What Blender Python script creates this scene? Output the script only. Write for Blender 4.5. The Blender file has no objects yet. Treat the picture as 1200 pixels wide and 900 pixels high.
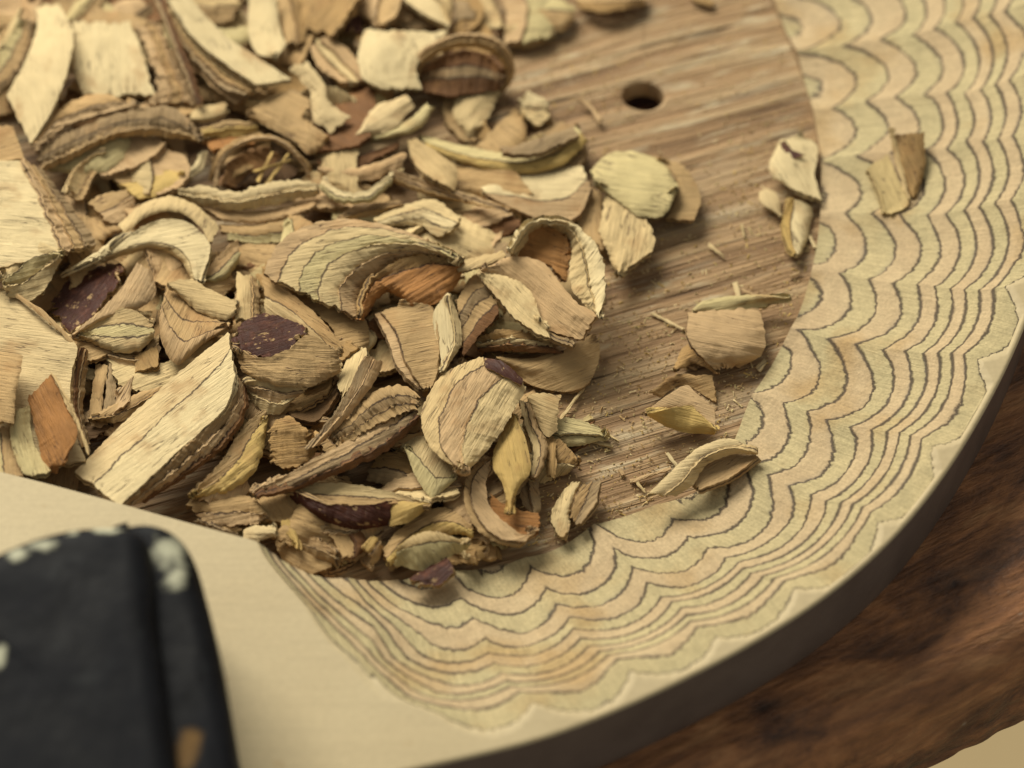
import bpy, math, random
import numpy as np

# ------------------------------------------------------------------ camera, world, lights
SC = bpy.context.scene
MM = 0.001
ELEV, DIST, LENS = math.radians(50.0), 565.0, 85.0
TARGET = np.array([0.0, 0.0, 10.0])                       # millimetres
CAMPOS = TARGET + DIST * np.array([0.0, -math.cos(ELEV), math.sin(ELEV)])
cam = bpy.data.cameras.new('camera'); camo = bpy.data.objects.new('camera', cam)
SC.collection.objects.link(camo); SC.camera = camo
cam.lens = LENS; cam.sensor_width = 36.0
cam.clip_start = 0.01; cam.clip_end = 20.0
camo.location = CAMPOS * MM
camo.rotation_euler = (math.pi / 2 - ELEV, 0, 0)
cam.dof.use_dof = True; cam.dof.focus_distance = 0.562; cam.dof.aperture_fstop = 7.5

W = bpy.data.worlds.new('World'); SC.world = W; W.use_nodes = True
bg = W.node_tree.nodes['Background']
bg.inputs[0].default_value = (0.92, 0.90, 0.82, 1); bg.inputs[1].default_value = 0.32

def area(name, loc, tgt, size, power, col):
    l = bpy.data.lights.new(name, 'AREA'); l.shape = 'RECTANGLE'
    l.size, l.size_y = size; l.energy = power; l.color = col
    o = bpy.data.objects.new(name, l); SC.collection.objects.link(o)
    o.location = loc
    d = np.array(tgt) - np.array(loc)
    import mathutils
    o.rotation_euler = mathutils.Vector(d).to_track_quat('-Z', 'Y').to_euler()
    return o
area('workshop_lamp', (-0.48, 0.82, 0.82), (0, 0, 0), (0.85, 0.55), 27.0, (1.0, 0.955, 0.83))
SC.view_settings.view_transform = 'Standard'; SC.view_settings.look = 'None'
SC.view_settings.exposure = -0.06; SC.view_settings.gamma = 1.0

# ------------------------------------------------------------------ helpers
COL = SC.collection
TH = math.tan(math.atan(18.0 / LENS))
RIGHT = np.array([1.0, 0, 0])
UP = np.array([0, math.sin(ELEV), math.cos(ELEV)])
FWD = np.array([0, math.cos(ELEV), -math.sin(ELEV)])

def at(px, py, z):
    """point of the place (mm) seen at photo position px, py when it lies z mm above the bench"""
    px = np.asarray(px, float); py = np.asarray(py, float); z = np.asarray(z, float)
    a = (px - 600) / 600 * TH; b = (450 - py) / 600 * TH
    d = a[..., None] * RIGHT + b[..., None] * UP + FWD
    k = (z - CAMPOS[2]) / d[..., 2]
    return CAMPOS + k[..., None] * d

def _h(i, j, s):
    n = (i * 374761393 + j * 668265263 + s * 974634777) & 0xFFFFFFFF
    n = ((n ^ (n >> 13)) * 1274126177) & 0xFFFFFFFF
    n = (n ^ (n >> 16)) & 0xFFFF
    return n / 65535.0 * 2 - 1
def vn(x, y=0.0, seed=0):
    """value noise -1..1"""
    x, y = np.broadcast_arrays(np.asarray(x, float), np.asarray(y, float))
    i = np.floor(x).astype(np.int64); j = np.floor(y).astype(np.int64)
    fx = x - i; fy = y - j
    fx = fx * fx * (3 - 2 * fx); fy = fy * fy * (3 - 2 * fy)
    a = _h(i, j, seed); b = _h(i + 1, j, seed); c = _h(i, j + 1, seed); d = _h(i + 1, j + 1, seed)
    return (a * (1 - fx) + b * fx) * (1 - fy) + (c * (1 - fx) + d * fx) * fy
def fbm(x, y=0.0, seed=0, o=3):
    s = 0; a = 1.0
    for k in range(o):
        s = s + a * vn(np.asarray(x) * 2 ** k, np.asarray(y) * 2 ** k, seed + 17 * k); a *= 0.5
    return s / 1.75

def spline(pts, n):
    """Catmull-Rom through pts, n samples by chord length"""
    P = np.array(pts, float)
    if len(P) == 2:
        t = np.linspace(0, 1, n)[:, None]; return P[0] * (1 - t) + P[1] * t
    Q = np.vstack([2 * P[0] - P[1], P, 2 * P[-1] - P[-2]])
    out = []
    for k in range(len(P) - 1):
        p0, p1, p2, p3 = Q[k:k + 4]; t = np.linspace(0, 1, 24, endpoint=False)[:, None]
        out.append(0.5 * (2 * p1 + (p2 - p0) * t + (2 * p0 - 5 * p1 + 4 * p2 - p3) * t ** 2 + (3 * p1 - p0 - 3 * p2 + p3) * t ** 3))
    D = np.vstack(out + [P[-1:]])
    L = np.r_[0, np.cumsum(np.linalg.norm(np.diff(D[:, :2], axis=0), axis=1))]
    s = np.linspace(0, L[-1], n)
    return np.stack([np.interp(s, L, D[:, c]) for c in range(D.shape[1])], 1)

def mesh_obj(name, V, F, mat, parent=None, origin=None, smooth=True, attrs=None, uv=None, mats=None, fmat=None):
    """V in mm world, F (n,4) or (n,3) index array (or list of such arrays)"""
    V = np.asarray(V, float)
    if origin is None: origin = np.zeros(3)
    me = bpy.data.meshes.new(name)
    Fs = F if isinstance(F, list) else [F]
    n = sum(len(f) for f in Fs); nl = sum(f.size for f in Fs)
    me.vertices.add(len(V)); me.vertices.foreach_set('co', ((V - origin) * MM).astype(np.float32).ravel())
    me.loops.add(nl); me.polygons.add(n)
    li = np.concatenate([f.ravel() for f in Fs]).astype(np.int32)
    tot = np.concatenate([np.full(len(f), f.shape[1]) for f in Fs])
    me.loops.foreach_set('vertex_index', li)
    me.polygons.foreach_set('loop_start', np.r_[0, np.cumsum(tot)[:-1]].astype(np.int32))
    me.polygons.foreach_set('use_smooth', np.full(n, smooth))
    for m in (mats or [mat]): me.materials.append(m)
    if fmat is not None: me.polygons.foreach_set('material_index', np.asarray(fmat, np.int32))
    if attrs:
        for k, v in attrs.items():
            if np.ndim(v) == 1:
                a = me.attributes.new(k, 'FLOAT', 'POINT'); a.data.foreach_set('value', np.asarray(v, np.float32))
            else:
                a = me.attributes.new(k, 'FLOAT_VECTOR', 'POINT'); a.data.foreach_set('vector', np.asarray(v, np.float32).ravel())
    me.update(calc_edges=True); me.validate()
    o = bpy.data.objects.new(name, me); COL.objects.link(o)
    if parent is not None: o.parent = parent
    else: o.location = origin * MM
    return o
def tag(o, label=None, cat=None, group=None, kind=None):
    if label: o['label'] = label
    if cat: o['category'] = cat
    if group: o['group'] = group
    if kind: o['kind'] = kind
    return o
def empty(name, loc):
    o = bpy.data.objects.new(name, None); COL.objects.link(o); o.location = np.array(loc) * MM
    o.empty_display_size = 0.005
    return o
def gridF(nu, nv, off=0):
    i = np.arange(nu * nv).reshape(nu, nv) + off
    return np.stack([i[:-1, :-1], i[1:, :-1], i[1:, 1:], i[:-1, 1:]], -1).reshape(-1, 4)

# ------------------------------------------------------------------ materials
class NT:
    def __init__(s, name):
        s.m = bpy.data.materials.new(name); s.m.use_nodes = True
        s.t = s.m.node_tree; s.b = s.t.nodes['Principled BSDF']
    def n(s, typ, **kw):
        x = s.t.nodes.new(typ)
        for k, v in kw.items(): setattr(x, k, v)
        return x
    def l(s, a, b): s.t.links.new(a, b)
    def math(s, op, a, b=None, clamp=False):
        x = s.n('ShaderNodeMath', operation=op, use_clamp=clamp)
        for k, v in enumerate((a, b)):
            if v is None: continue
            if isinstance(v, (int, float)): x.inputs[k].default_value = v
            else: s.l(v, x.inputs[k])
        return x.outputs[0]
    def noise(s, vec, scale, detail=4, rough=.55, dist=0.0):
        x = s.n('ShaderNodeTexNoise'); x.inputs['Scale'].default_value = scale
        x.inputs['Detail'].default_value = detail; x.inputs['Roughness'].default_value = rough
        x.inputs['Distortion'].default_value = dist
        if vec is not None: s.l(vec, x.inputs['Vector'])
        return x.outputs['Fac']
    def mapping(s, vec, scale=(1, 1, 1), rot=(0, 0, 0), loc=(0, 0, 0)):
        x = s.n('ShaderNodeMapping'); x.inputs['Scale'].default_value = scale
        x.inputs['Rotation'].default_value = rot; x.inputs['Location'].default_value = loc
        s.l(vec, x.inputs['Vector']); return x.outputs[0]
    def ramp(s, fac, stops):
        x = s.n('ShaderNodeMapRange', clamp=True)
        (a, b, c, d) = stops
        for k, v in zip(('From Min', 'From Max', 'To Min', 'To Max'), stops): x.inputs[k].default_value = v
        s.l(fac, x.inputs['Value']); return x.outputs[0]
    def cramp(s, fac, stops):
        x = s.n('ShaderNodeValToRGB'); e = x.color_ramp.elements
        while len(e) < len(stops): e.new(0.5)
        for el, (p, c) in zip(e, stops): el.position = p; el.color = (*c, 1)
        s.l(fac, x.inputs[0]); return x.outputs[0]
    def mix(s, fac, a, b, typ='MIX'):
        x = s.n('ShaderNodeMix', data_type='RGBA', blend_type=typ)
        for k, v in (('Factor', fac), ('A', a), ('B', b)):
            i = [q for q in x.inputs if q.name == k and q.enabled and (q.type == ('VALUE' if k == 'Factor' else 'RGBA'))][0]
            if isinstance(v, (int, float)): i.default_value = v
            elif isinstance(v, tuple): i.default_value = (*v, 1)
            else: s.l(v, i)
        return [q for q in x.outputs if q.type == 'RGBA'][0]
    def bump(s, h, strength, dist, nrm=None):
        x = s.n('ShaderNodeBump'); x.inputs['Strength'].default_value = strength
        x.inputs['Distance'].default_value = dist; s.l(h, x.inputs['Height'])
        if nrm is not None: s.l(nrm, x.inputs['Normal'])
        return x.outputs[0]
    def out(s, col=None, rough=None, nrm=None, spec=None):
        if col is not None: s.l(col, s.b.inputs['Base Color'])
        if rough is not None:
            if isinstance(rough, (int, float)): s.b.inputs['Roughness'].default_value = rough
            else: s.l(rough, s.b.inputs['Roughness'])
        if nrm is not None: s.l(nrm, s.b.inputs['Normal'])
        if spec is not None: s.b.inputs['Specular IOR Level'].default_value = spec
        return s.m

def chip_material(name, dark=False):
    """wood of the chips: tone, fibre coordinates and distance to the glue line come with each mesh"""
    s = NT(name)
    tone = s.n('ShaderNodeAttribute', attribute_name='tone').outputs['Vector']
    fib = s.n('ShaderNodeAttribute', attribute_name='fib').outputs['Vector']      # mm along / across the fibres
    line = s.n('ShaderNodeAttribute', attribute_name='line').outputs['Fac']       # mm to the nearest glue line
    rnd = s.n('ShaderNodeObjectInfo').outputs['Random']
    st = s.noise(s.mapping(fib, (.12, 1.4, 1)), 1.0, 5, .66)                         # fibre streaks
    fine = s.noise(s.mapping(fib, (.22, 3.6, 1)), 1.0, 4, .65)
    blot = s.noise(s.mapping(fib, (.16, .22, 1), loc=(7, 3, 1)), 1.0, 3, .5)
    pore = s.noise(s.mapping(fib, (.8, 3.2, 1), loc=(3, 9, 1)), 1.0, 2, .5)
    v = s.ramp(st, (.28, .74, .87, 1.08))
    v = s.math('MULTIPLY', v, s.ramp(fine, (.3, .70, .80, 1.10)))
    v = s.math('MULTIPLY', v, s.ramp(blot, (.3, .7, .82, 1.12)))
    v = s.math('MULTIPLY', v, s.ramp(pore, (.70, .80, 1.0, .74)))
    sm_ = s.n('ShaderNodeAttribute', attribute_name='sheen').outputs['Fac']                     # 1 = clean knife-cut face
    v = s.math('ADD', s.math('MULTIPLY', s.math('SUBTRACT', v, 1.0), s.math('SUBTRACT', 1.0, s.math('MULTIPLY', sm_, .75))), 1.0)
    v = s.math('MULTIPLY', v, s.ramp(rnd, (0, 1, .90, 1.08)))
    vm = s.n('ShaderNodeVectorMath', operation='SCALE'); s.l(tone, vm.inputs[0]); s.l(v, vm.inputs['Scale'])
    col = vm.outputs[0]
    hue = s.math('FRACT', s.math('MULTIPLY', rnd, 7.31))
    col = s.mix(s.ramp(hue, (.55, 1.0, 0, 0.0 if dark else .30)), col, (.46, .27, .10))
    ob = s.noise(s.mapping(fib, (.09, .12, 1), loc=(1, 22, 5)), 1.0, 3, .6)
    col = s.mix(s.ramp(ob, (.56, .72, 0, 0.0 if dark else .55)), col, (.36, .19, .07))
    ckn = s.noise(s.mapping(fib, (.07, .75, 1), loc=(9, 2, 3)), 1.0, 2, .5)
    ckm = s.math('SUBTRACT', 1.0, s.ramp(s.math('ABSOLUTE', s.math('SUBTRACT', ckn, .5)), (.004, .016, 0, 1)))
    ckm = s.math('MULTIPLY', ckm, s.ramp(s.noise(s.mapping(fib, (.12, .12, 1), loc=(3, 3, 8)), 1.0, 2), (.50, .60, 0, .75)))
    col = s.mix(ckm, col, (.10, .055, .03))
    # ragged dark glue line
    ln = s.noise(s.mapping(fib, (1.5, 1.5, 1)), 1.0, 4, .65)
    lw = s.ramp(s.noise(s.mapping(fib, (.22, .22, 1), loc=(4, 4, 4)), 1.0, 2), (.32, .68, .09, .40))
    d = s.math('ADD', line, s.ramp(ln, (.3, .7, -.16, .16)))
    lm = s.math('SUBTRACT', 1.0, s.ramp(s.math('DIVIDE', d, lw), (.45, 1.25, 0, 1)))
    col = s.mix(s.math('MULTIPLY', lm, .86), col, (.045, .026, .018))
    h = s.math('SUBTRACT', s.math('ADD', s.math('MULTIPLY', st, 1.0), s.math('MULTIPLY', fine, .5)), s.math('MULTIPLY', ckm, .6))
    nb = s.bump(h, .6, .0012)
    if dark:
        scr = s.noise(s.mapping(fib, (.25, 4.5, 1), rot=(0, 0, .5)), 1.0, 3, .7)
        pat = s.noise(s.mapping(fib, (.35, .35, 1)), 1.0, 3, .5)
        m = s.math('MULTIPLY', s.ramp(scr, (.60, .68, 0, 1)), s.ramp(pat, (.42, .58, 0, 1)))
        rb = s.noise(s.mapping(fib, (.22, .3, 1), loc=(6, 1, 2)), 1.0, 4, .6)
        col = s.mix(s.ramp(rb, (.54, .70, 0, .7)), col, (.17, .060, .030))
        col = s.mix(s.math('MULTIPLY', m, .5), col, (.34, .22, .15))
        fk = s.noise(s.mapping(fib, (.30, .55, 1), loc=(2, 8, 4)), 1.0, 4, .7)
        col = s.mix(s.ramp(fk, (.60, .64, 0, .9)), col, (.42, .27, .12))
        return s.out(col, s.ramp(pat, (.3, .7, .38, .6)), nb, .22)
    return s.out(col, s.ramp(st, (.3, .7, .62, .86)), nb, .22)
M_CHIP = chip_material('laminated chip wood')
M_DARK = chip_material('stained chip face', True)
def dust_material():
    s = NT('sawdust crumbs')
    tone = s.n('ShaderNodeAttribute', attribute_name='tone').outputs['Vector']
    return s.out(tone, .8, None, .1)
M_DUST = dust_material()

PITCH_MM = 19.5 / 12
def ply_material(name, base, alt, fibrous):
    """exposed plywood layer; dark glue at the layer's lower and upper face"""
    s = NT(name)
    co = s.n('ShaderNodeTexCoord').outputs['Object']
    ply = s.n('ShaderNodeAttribute', attribute_name='ply').outputs['Fac']          # layer coordinate, whole numbers = glue
    run = s.n('ShaderNodeAttribute', attribute_name='run').outputs['Vector']       # mm along the cut / across it
    big = s.noise(co, 70, 3, .55)
    fine = s.noise(co, 1500, 4, .7)
    mid = s.noise(co, 330, 3, .6)
    cut = s.noise(s.mapping(run, (.10, 1.5, 1)), 1.0, 4, .6)                        # tool and fibre streaks
    col = s.mix(s.ramp(big, (.36, .66, 0, 1)), base, alt)
    och = s.noise(s.mapping(co, (46, 46, 46), loc=(3, 1, 2)), 1.0, 3, .5)
    col = s.mix(s.ramp(och, (.53, .68, 0, .65)), col, (.42, .265, .105))
    v = s.math('MULTIPLY', s.ramp(fine, (.28, .72, .78, 1.14)), s.ramp(cut, (.28, .74, .84 if fibrous else .9, 1.1)))
    v = s.math('MULTIPLY', v, s.ramp(mid, (.3, .7, .9, 1.06)))
    vm = s.n('ShaderNodeVectorMath', operation='SCALE'); s.l(col, vm.inputs[0]); s.l(v, vm.inputs['Scale'])
    col = vm.outputs[0]
    # glue line
    wob = s.ramp(s.noise(co, 420, 4, .7), (.3, .7, -.018, .018))
    hair = s.ramp(s.noise(co, 2200, 2, .6), (.3, .7, -.03, .03))
    p = s.math('ADD', s.math('ADD', ply, wob), hair)
    f = s.math('FRACT', p)
    dist = s.math('MINIMUM', f, s.math('SUBTRACT', 1.0, f))
    steep = s.n('ShaderNodeAttribute', attribute_name='steep').outputs['Fac']
    dist = s.math('DIVIDE', s.math('MULTIPLY', dist, PITCH_MM), steep)               # mm across the surface
    lw = s.ramp(s.noise(co, 110, 3, .6), (.32, .68, .20, .62))
    lm = s.math('SUBTRACT', 1.0, s.ramp(s.math('DIVIDE', dist, lw), (.4, 1.3, 0, 1)))
    col = s.mix(s.math('MULTIPLY', lm, .85), col, (.04, .028, .022))
    # grey glue penetrating the torn fibres just above a glue line
    sm = s.math('MULTIPLY', s.ramp(f, (.68, 1.0, 0, 1)), s.ramp(s.noise(co, 90, 3, .6), (.50, .68, 0, .5)))
    sm = s.math('MULTIPLY', sm, s.ramp(fine, (.35, .62, .2, 1)))
    col = s.mix(sm, col, (.16, .14, .12))
    h = s.math('ADD', s.math('MULTIPLY', fine, .6), s.math('ADD', s.math('MULTIPLY', cut, .8 if fibrous else .4), s.math('MULTIPLY', mid, .6)))
    nb = s.bump(h, .5, .0008)
    return s.out(col, .78, nb, .2)
M_PLY_A = ply_material('plywood layer, rosy', (.51, .375, .212), (.555, .42, .24), False)
M_PLY_B = ply_material('plywood layer, greenish', (.49, .405, .217), (.55, .445, .238), True)

def face_material():
    s = NT('plywood face veneer')
    co = s.n('ShaderNodeTexCoord').outputs['Object']
    g = s.noise(s.mapping(co, (25, 700, 60), rot=(0, 0, .5)), 1.0, 3, .5)
    b = s.noise(co, 26, 4, .55); f = s.noise(co, 700, 3, .6)
    col = s.mix(s.ramp(b, (.3, .7, 0, 1)), (.53, .43, .25), (.475, .375, .21))
    sp = s.noise(co, 160, 2, .5)
    col = s.mix(s.ramp(sp, (.70, .78, 0, .4)), col, (.42, .27, .11))
    v = s.math('MULTIPLY', s.ramp(g, (.3, .7, .96, 1.03)), s.ramp(f, (.3, .7, .95, 1.04)))
    vm = s.n('ShaderNodeVectorMath', operation='SCALE'); s.l(col, vm.inputs[0]); s.l(v, vm.inputs['Scale'])
    return s.out(vm.outputs[0], .62, s.bump(f, .2, .0003), .3)
M_FACE = face_material()

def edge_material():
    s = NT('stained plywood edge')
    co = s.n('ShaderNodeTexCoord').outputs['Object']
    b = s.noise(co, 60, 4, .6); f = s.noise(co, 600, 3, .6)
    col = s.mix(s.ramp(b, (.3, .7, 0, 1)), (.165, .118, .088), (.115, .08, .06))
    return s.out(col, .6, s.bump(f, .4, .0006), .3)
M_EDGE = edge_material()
def inner_material():
    s = NT('sawn inner edge')
    co = s.n('ShaderNodeTexCoord').outputs['Object']
    b = s.noise(co, 200, 4, .6)
    return s.out(s.mix(s.ramp(b, (.3, .7, 0, 1)), (.22, .14, .075), (.34, .24, .13)), .7, s.bump(b, .4, .0006), .2)
M_INNER = inner_material()

GRAIN = 0.36   # direction of the base board's grain in plan (radians)
def board_material():
    s = NT('weathered base board')
    co = s.n('ShaderNodeTexCoord').outputs['Object']
    m0 = s.mapping(co, (1, 1, 1), rot=(0, 0, -GRAIN))
    warp = s.noise(s.mapping(m0, (9, 26, 9)), 1.0, 2, .5)
    # growth rings as wandering bands
    sep = s.n('ShaderNodeSeparateXYZ'); s.l(m0, sep.inputs[0])
    y = s.math('ADD', s.math('MULTIPLY', sep.outputs[1], 150), s.math('MULTIPLY', warp, 3.4))
    rings = s.noise(None, 1.0, 3, .5)
    cb = s.n('ShaderNodeCombineXYZ'); s.l(y, cb.inputs[1]); s.l(s.math('MULTIPLY', sep.outputs[0], 4), cb.inputs[0])
    rn = s.noise(cb.outputs[0], 1.0, 3, .55)
    col = s.cramp(rn, [(.32, (.14, .080, .040)), (.43, (.28, .168, .080)), (.53, (.37, .235, .116)), (.66, (.46, .325, .175))])
    st = s.noise(s.mapping(m0, (26, 900, 26)), 1.0, 4, .65)
    pore = s.noise(s.mapping(m0, (120, 1500, 120)), 1.0, 3, .6)
    v = s.math('MULTIPLY', s.ramp(st, (.28, .72, .86, 1.09)), s.ramp(pore, (.3, .72, .86, 1.1)))
    vm = s.n('ShaderNodeVectorMath', operation='SCALE'); s.l(col, vm.inputs[0]); s.l(v, vm.inputs['Scale'])
    col = vm.outputs[0]
    # open dark cracks along the grain
    ck = s.noise(s.mapping(m0, (14, 330, 14), loc=(2, 1, 0)), 1.0, 3, .5)
    cm = s.ramp(ck, (.635, .70, 0, .8))
    col = s.mix(cm, col, (.055, .028, .014))
    # grey weathering, pale dust lodged in the grain
    gw = s.math('MULTIPLY', s.ramp(s.noise(s.mapping(m0, (18, 60, 18), loc=(.3, .7, 0)), 1.0, 3, .6), (.56, .70, 0, .55)), s.ramp(st, (.4, .6, .2, 1)))
    col = s.mix(gw, col, (.26, .24, .19))
    ds = s.math('MULTIPLY', s.ramp(s.noise(s.mapping(m0, (55, 300, 55), loc=(.1, .2, 0)), 1.0, 4, .6), (.54, .66, 0, 1)), s.ramp(s.noise(co, 24, 2, .5), (.40, .60, .1, .8)))
    col = s.mix(ds, col, (.56, .46, .29))
    h = s.math('SUBTRACT', s.math('ADD', s.math('MULTIPLY', st, .8), s.math('MULTIPLY', rn, 1.0)), s.math('MULTIPLY', cm, 1.2))
    n1 = s.bump(rn, 1.0, .002)
    return s.out(col, .66, s.bump(h, .8, .002, n1), .22)
M_BOARD = board_material()

def bench_material():
    s = NT('old oiled bench timber')
    co = s.n('ShaderNodeTexCoord').outputs['Object']
    m0 = s.mapping(co, (1, 1, 1), rot=(0, 0, -.50))
    a = s.noise(s.mapping(m0, (24, 70, 40)), 1.0, 6, .68, .9)
    st = s.noise(s.mapping(m0, (60, 420, 200)), 1.0, 5, .7)
    col = s.cramp(a, [(.32, (.05, .023, .014)), (.42, (.16, .070, .031)), (.54, (.34, .148, .056)), (.70, (.52, .27, .115))])
    v = s.ramp(st, (.28, .72, .45, 1.45))
    vm = s.n('ShaderNodeVectorMath', operation='SCALE'); s.l(col, vm.inputs[0]); s.l(v, vm.inputs['Scale'])
    col = vm.outputs[0]
    g = s.noise(s.mapping(m0, (26, 60, 30), loc=(.4, .1, 0)), 1.0, 4, .6)
    col = s.mix(s.ramp(g, (.58, .74, 0, .5)), col, (.09, .075, .055))
    w = s.noise(s.mapping(m0, (150, 330, 200)), 1.0, 3, .6)
    wm = s.math('MULTIPLY', s.ramp(w, (.69, .74, 0, .8)), s.ramp(s.noise(co, 20, 2), (.45, .6, 0, 1)))
    col = s.mix(wm, col, (.45, .38, .29))
    h = s.math('ADD', s.math('MULTIPLY', st, .7), a)
    return s.out(col, s.ramp(a, (.35, .65, .42, .68)), s.bump(h, .8, .003), .4)
M_BENCH = bench_material()

def floor_material():
    s = NT('workshop floor')
    co = s.n('ShaderNodeTexCoord').outputs['Object']
    a = s.noise(co, 5, 4, .5)
    return s.out(s.mix(s.ramp(a, (.3, .7, 0, 1)), (.42, .31, .15), (.50, .38, .20)), .7)
M_FLOOR = floor_material()

def clamp_material():
    s = NT('worn black enamel')
    co = s.n('ShaderNodeTexCoord').outputs['Object']
    a = s.noise(co, 60, 4, .6); b = s.noise(co, 150, 3, .55); f = s.noise(co, 420, 3, .6); big = s.noise(co, 24, 2, .5)
    col = s.mix(s.ramp(a, (.35, .7, 0, 1)), (.0022, .0022, .003), (.007, .0075, .010))
    col = s.mix(s.math('MULTIPLY', s.ramp(b, (.60, .80, 0, .35)), s.ramp(big, (.4, .6, .1, 1))), col, (.07, .075, .075))
    col = s.mix(s.ramp(f, (.72, .80, 0, .12)), col, (.26, .29, .27))
    wear = s.n('ShaderNodeAttribute', attribute_name='wear').outputs['Fac']
    wn = s.math('ADD', wear, s.ramp(s.noise(co, 230, 4, .6), (.3, .7, -.42, .22)))
    col = s.mix(s.ramp(wn, (.30, .80, 0, .9)), col, (.46, .45, .32))
    rust = s.n('ShaderNodeAttribute', attribute_name='rust').outputs['Fac']
    rn = s.math('ADD', rust, s.ramp(b, (.3, .7, -.3, .3)))
    col = s.mix(s.ramp(rn, (.45, .75, 0, .8)), col, (.17, .095, .03))
    return s.out(col, s.ramp(a, (.3, .7, .5, .75)), s.bump(s.math('ADD', a, s.math('MULTIPLY', f, .3)), .35, .001), .10)
M_CLAMP = clamp_material()

# ------------------------------------------------------------------ the setting: floor, bench, base board
V = at([1500, 1500, -300, -300], [300, 1200, 1200, 300], -650.0); V = np.array([[-900, -900, -650], [1500, -900, -650], [1500, 900, -650], [-900, 900, -650.]])
fl = mesh_obj('floor', V, np.array([[0, 1, 2, 3]]), M_FLOOR, smooth=False); tag(fl, kind='structure')

def build_bench():
    p0 = at(1013, 834, 0)[:2]; p1 = at(1200, 752, 0)[:2]
    d = (p1 - p0) / np.linalg.norm(p1 - p0); nrm = np.array([d[1], -d[0]])      # nrm points out of the bench (toward viewer)
    a = np.linspace(-330, 330, 420)
    back = np.linspace(-330, -10, 70)
    R = 9.0
    prof = [(x, 0.0) for x in back] + [(R * math.sin(q) - R, R * math.cos(q) - R) for q in np.linspace(0.05, math.pi / 2, 12)]
    prof += [(-.02 * k, -R - k * 1.0) for k in range(1, 30)]
    prof = np.array(prof)
    Agrid, k = np.meshgrid(a, np.arange(len(prof)), indexing='ij')
    o = prof[k, 0]; z = prof[k, 1]
    wav = 2.2 * fbm(a / 40, 0, 5)[:, None] + .45 * fbm(a / 7, 3, 8)[:, None]
    near = np.clip((o + 60) / 60, 0, 1)
    o = o + wav * near + .8 * fbm(Agrid / 9, z / 4, 21) * near
    z = z + .7 * fbm(Agrid / 26, o / 6, 11) * near - .9 * near ** 2 + .5 * np.minimum(0, fbm(Agrid / 12, o / 3, 31)) * near
    z = z - 14 * np.clip((-o - 105) / 15, 0, 1)                         # unseen recess added under the base board so the drilled hole goes dark
    P = p0 + Agrid[..., None] * d + o[..., None] * nrm
    V = np.concatenate([P, z[..., None]], -1).reshape(-1, 3)
    b = mesh_obj('workbench', V, gridF(len(a), len(prof))[:, ::-1], M_BENCH)
    tag(b, 'old dark oiled timber workbench with a rough rounded front edge', 'workbench')
build_bench()

# ring stations: inner edge (photo x, y, height), outer edge of the upper face (photo x, y)
ST = [((-260, 485, 20), (-260, 1010)), ((-100, 528, 20), (-100, 1005)), ((60, 568, 20), (60, 990)), ((200, 607, 20), (230, 962)), ((300, 634, 20), (330, 938)),
      ((356, 652, 19), (400, 922)), ((400, 668, 13), (480, 902)), ((500, 672, 3), (600, 877)), ((560, 664, 3), (660, 859)), ((640, 645, 3), (760, 818)),
      ((700, 614, 3), (840, 777)), ((760, 592, 3), (900, 745)), ((825, 568, 3), (960, 706)), ((858, 520, 3), (1030, 652)),
      ((878, 470, 3), (1090, 584)), ((905, 425, 3), (1140, 508)), ((935, 370, 3), (1180, 434)), ((955, 300, 3), (1215, 352)),
      ((962, 230, 3), (1238, 262)), ((958, 160, 3), (1246, 170)), ((938, 80, 3), (1240, 80)), ((905, 0, 3), (1225, -10)),
      ((870, -70, 3), (1200, -100)), ((820, -160, 3), (1160, -200)), ((760, -250, 3), (1100, -300))]
INN = np.array([at(a[0], a[1], a[2])[:2] for a, b in ST]); OUT = np.array([at(b[0], b[1], 20)[:2] for a, b in ST])
ZT, PB = 20.0, 1.8                           # upper face of the plywood, upper face of the base board
PITCH = 19.5 / 12                            # twelve layers and a thin face veneer
DZ = PB - 5.0

def board_relief(x, y):
    c, s_ = math.cos(GRAIN), math.sin(GRAIN)
    u = x * c + y * s_; v = -x * s_ + y * c
    return .42 * fbm(u / 70, v / 2.6, 41) + .16 * fbm(u / 22, v / .9, 43) - .35 * np.clip(fbm(u / 120, v / 3.5, 44) - .1, 0, 1)

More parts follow.
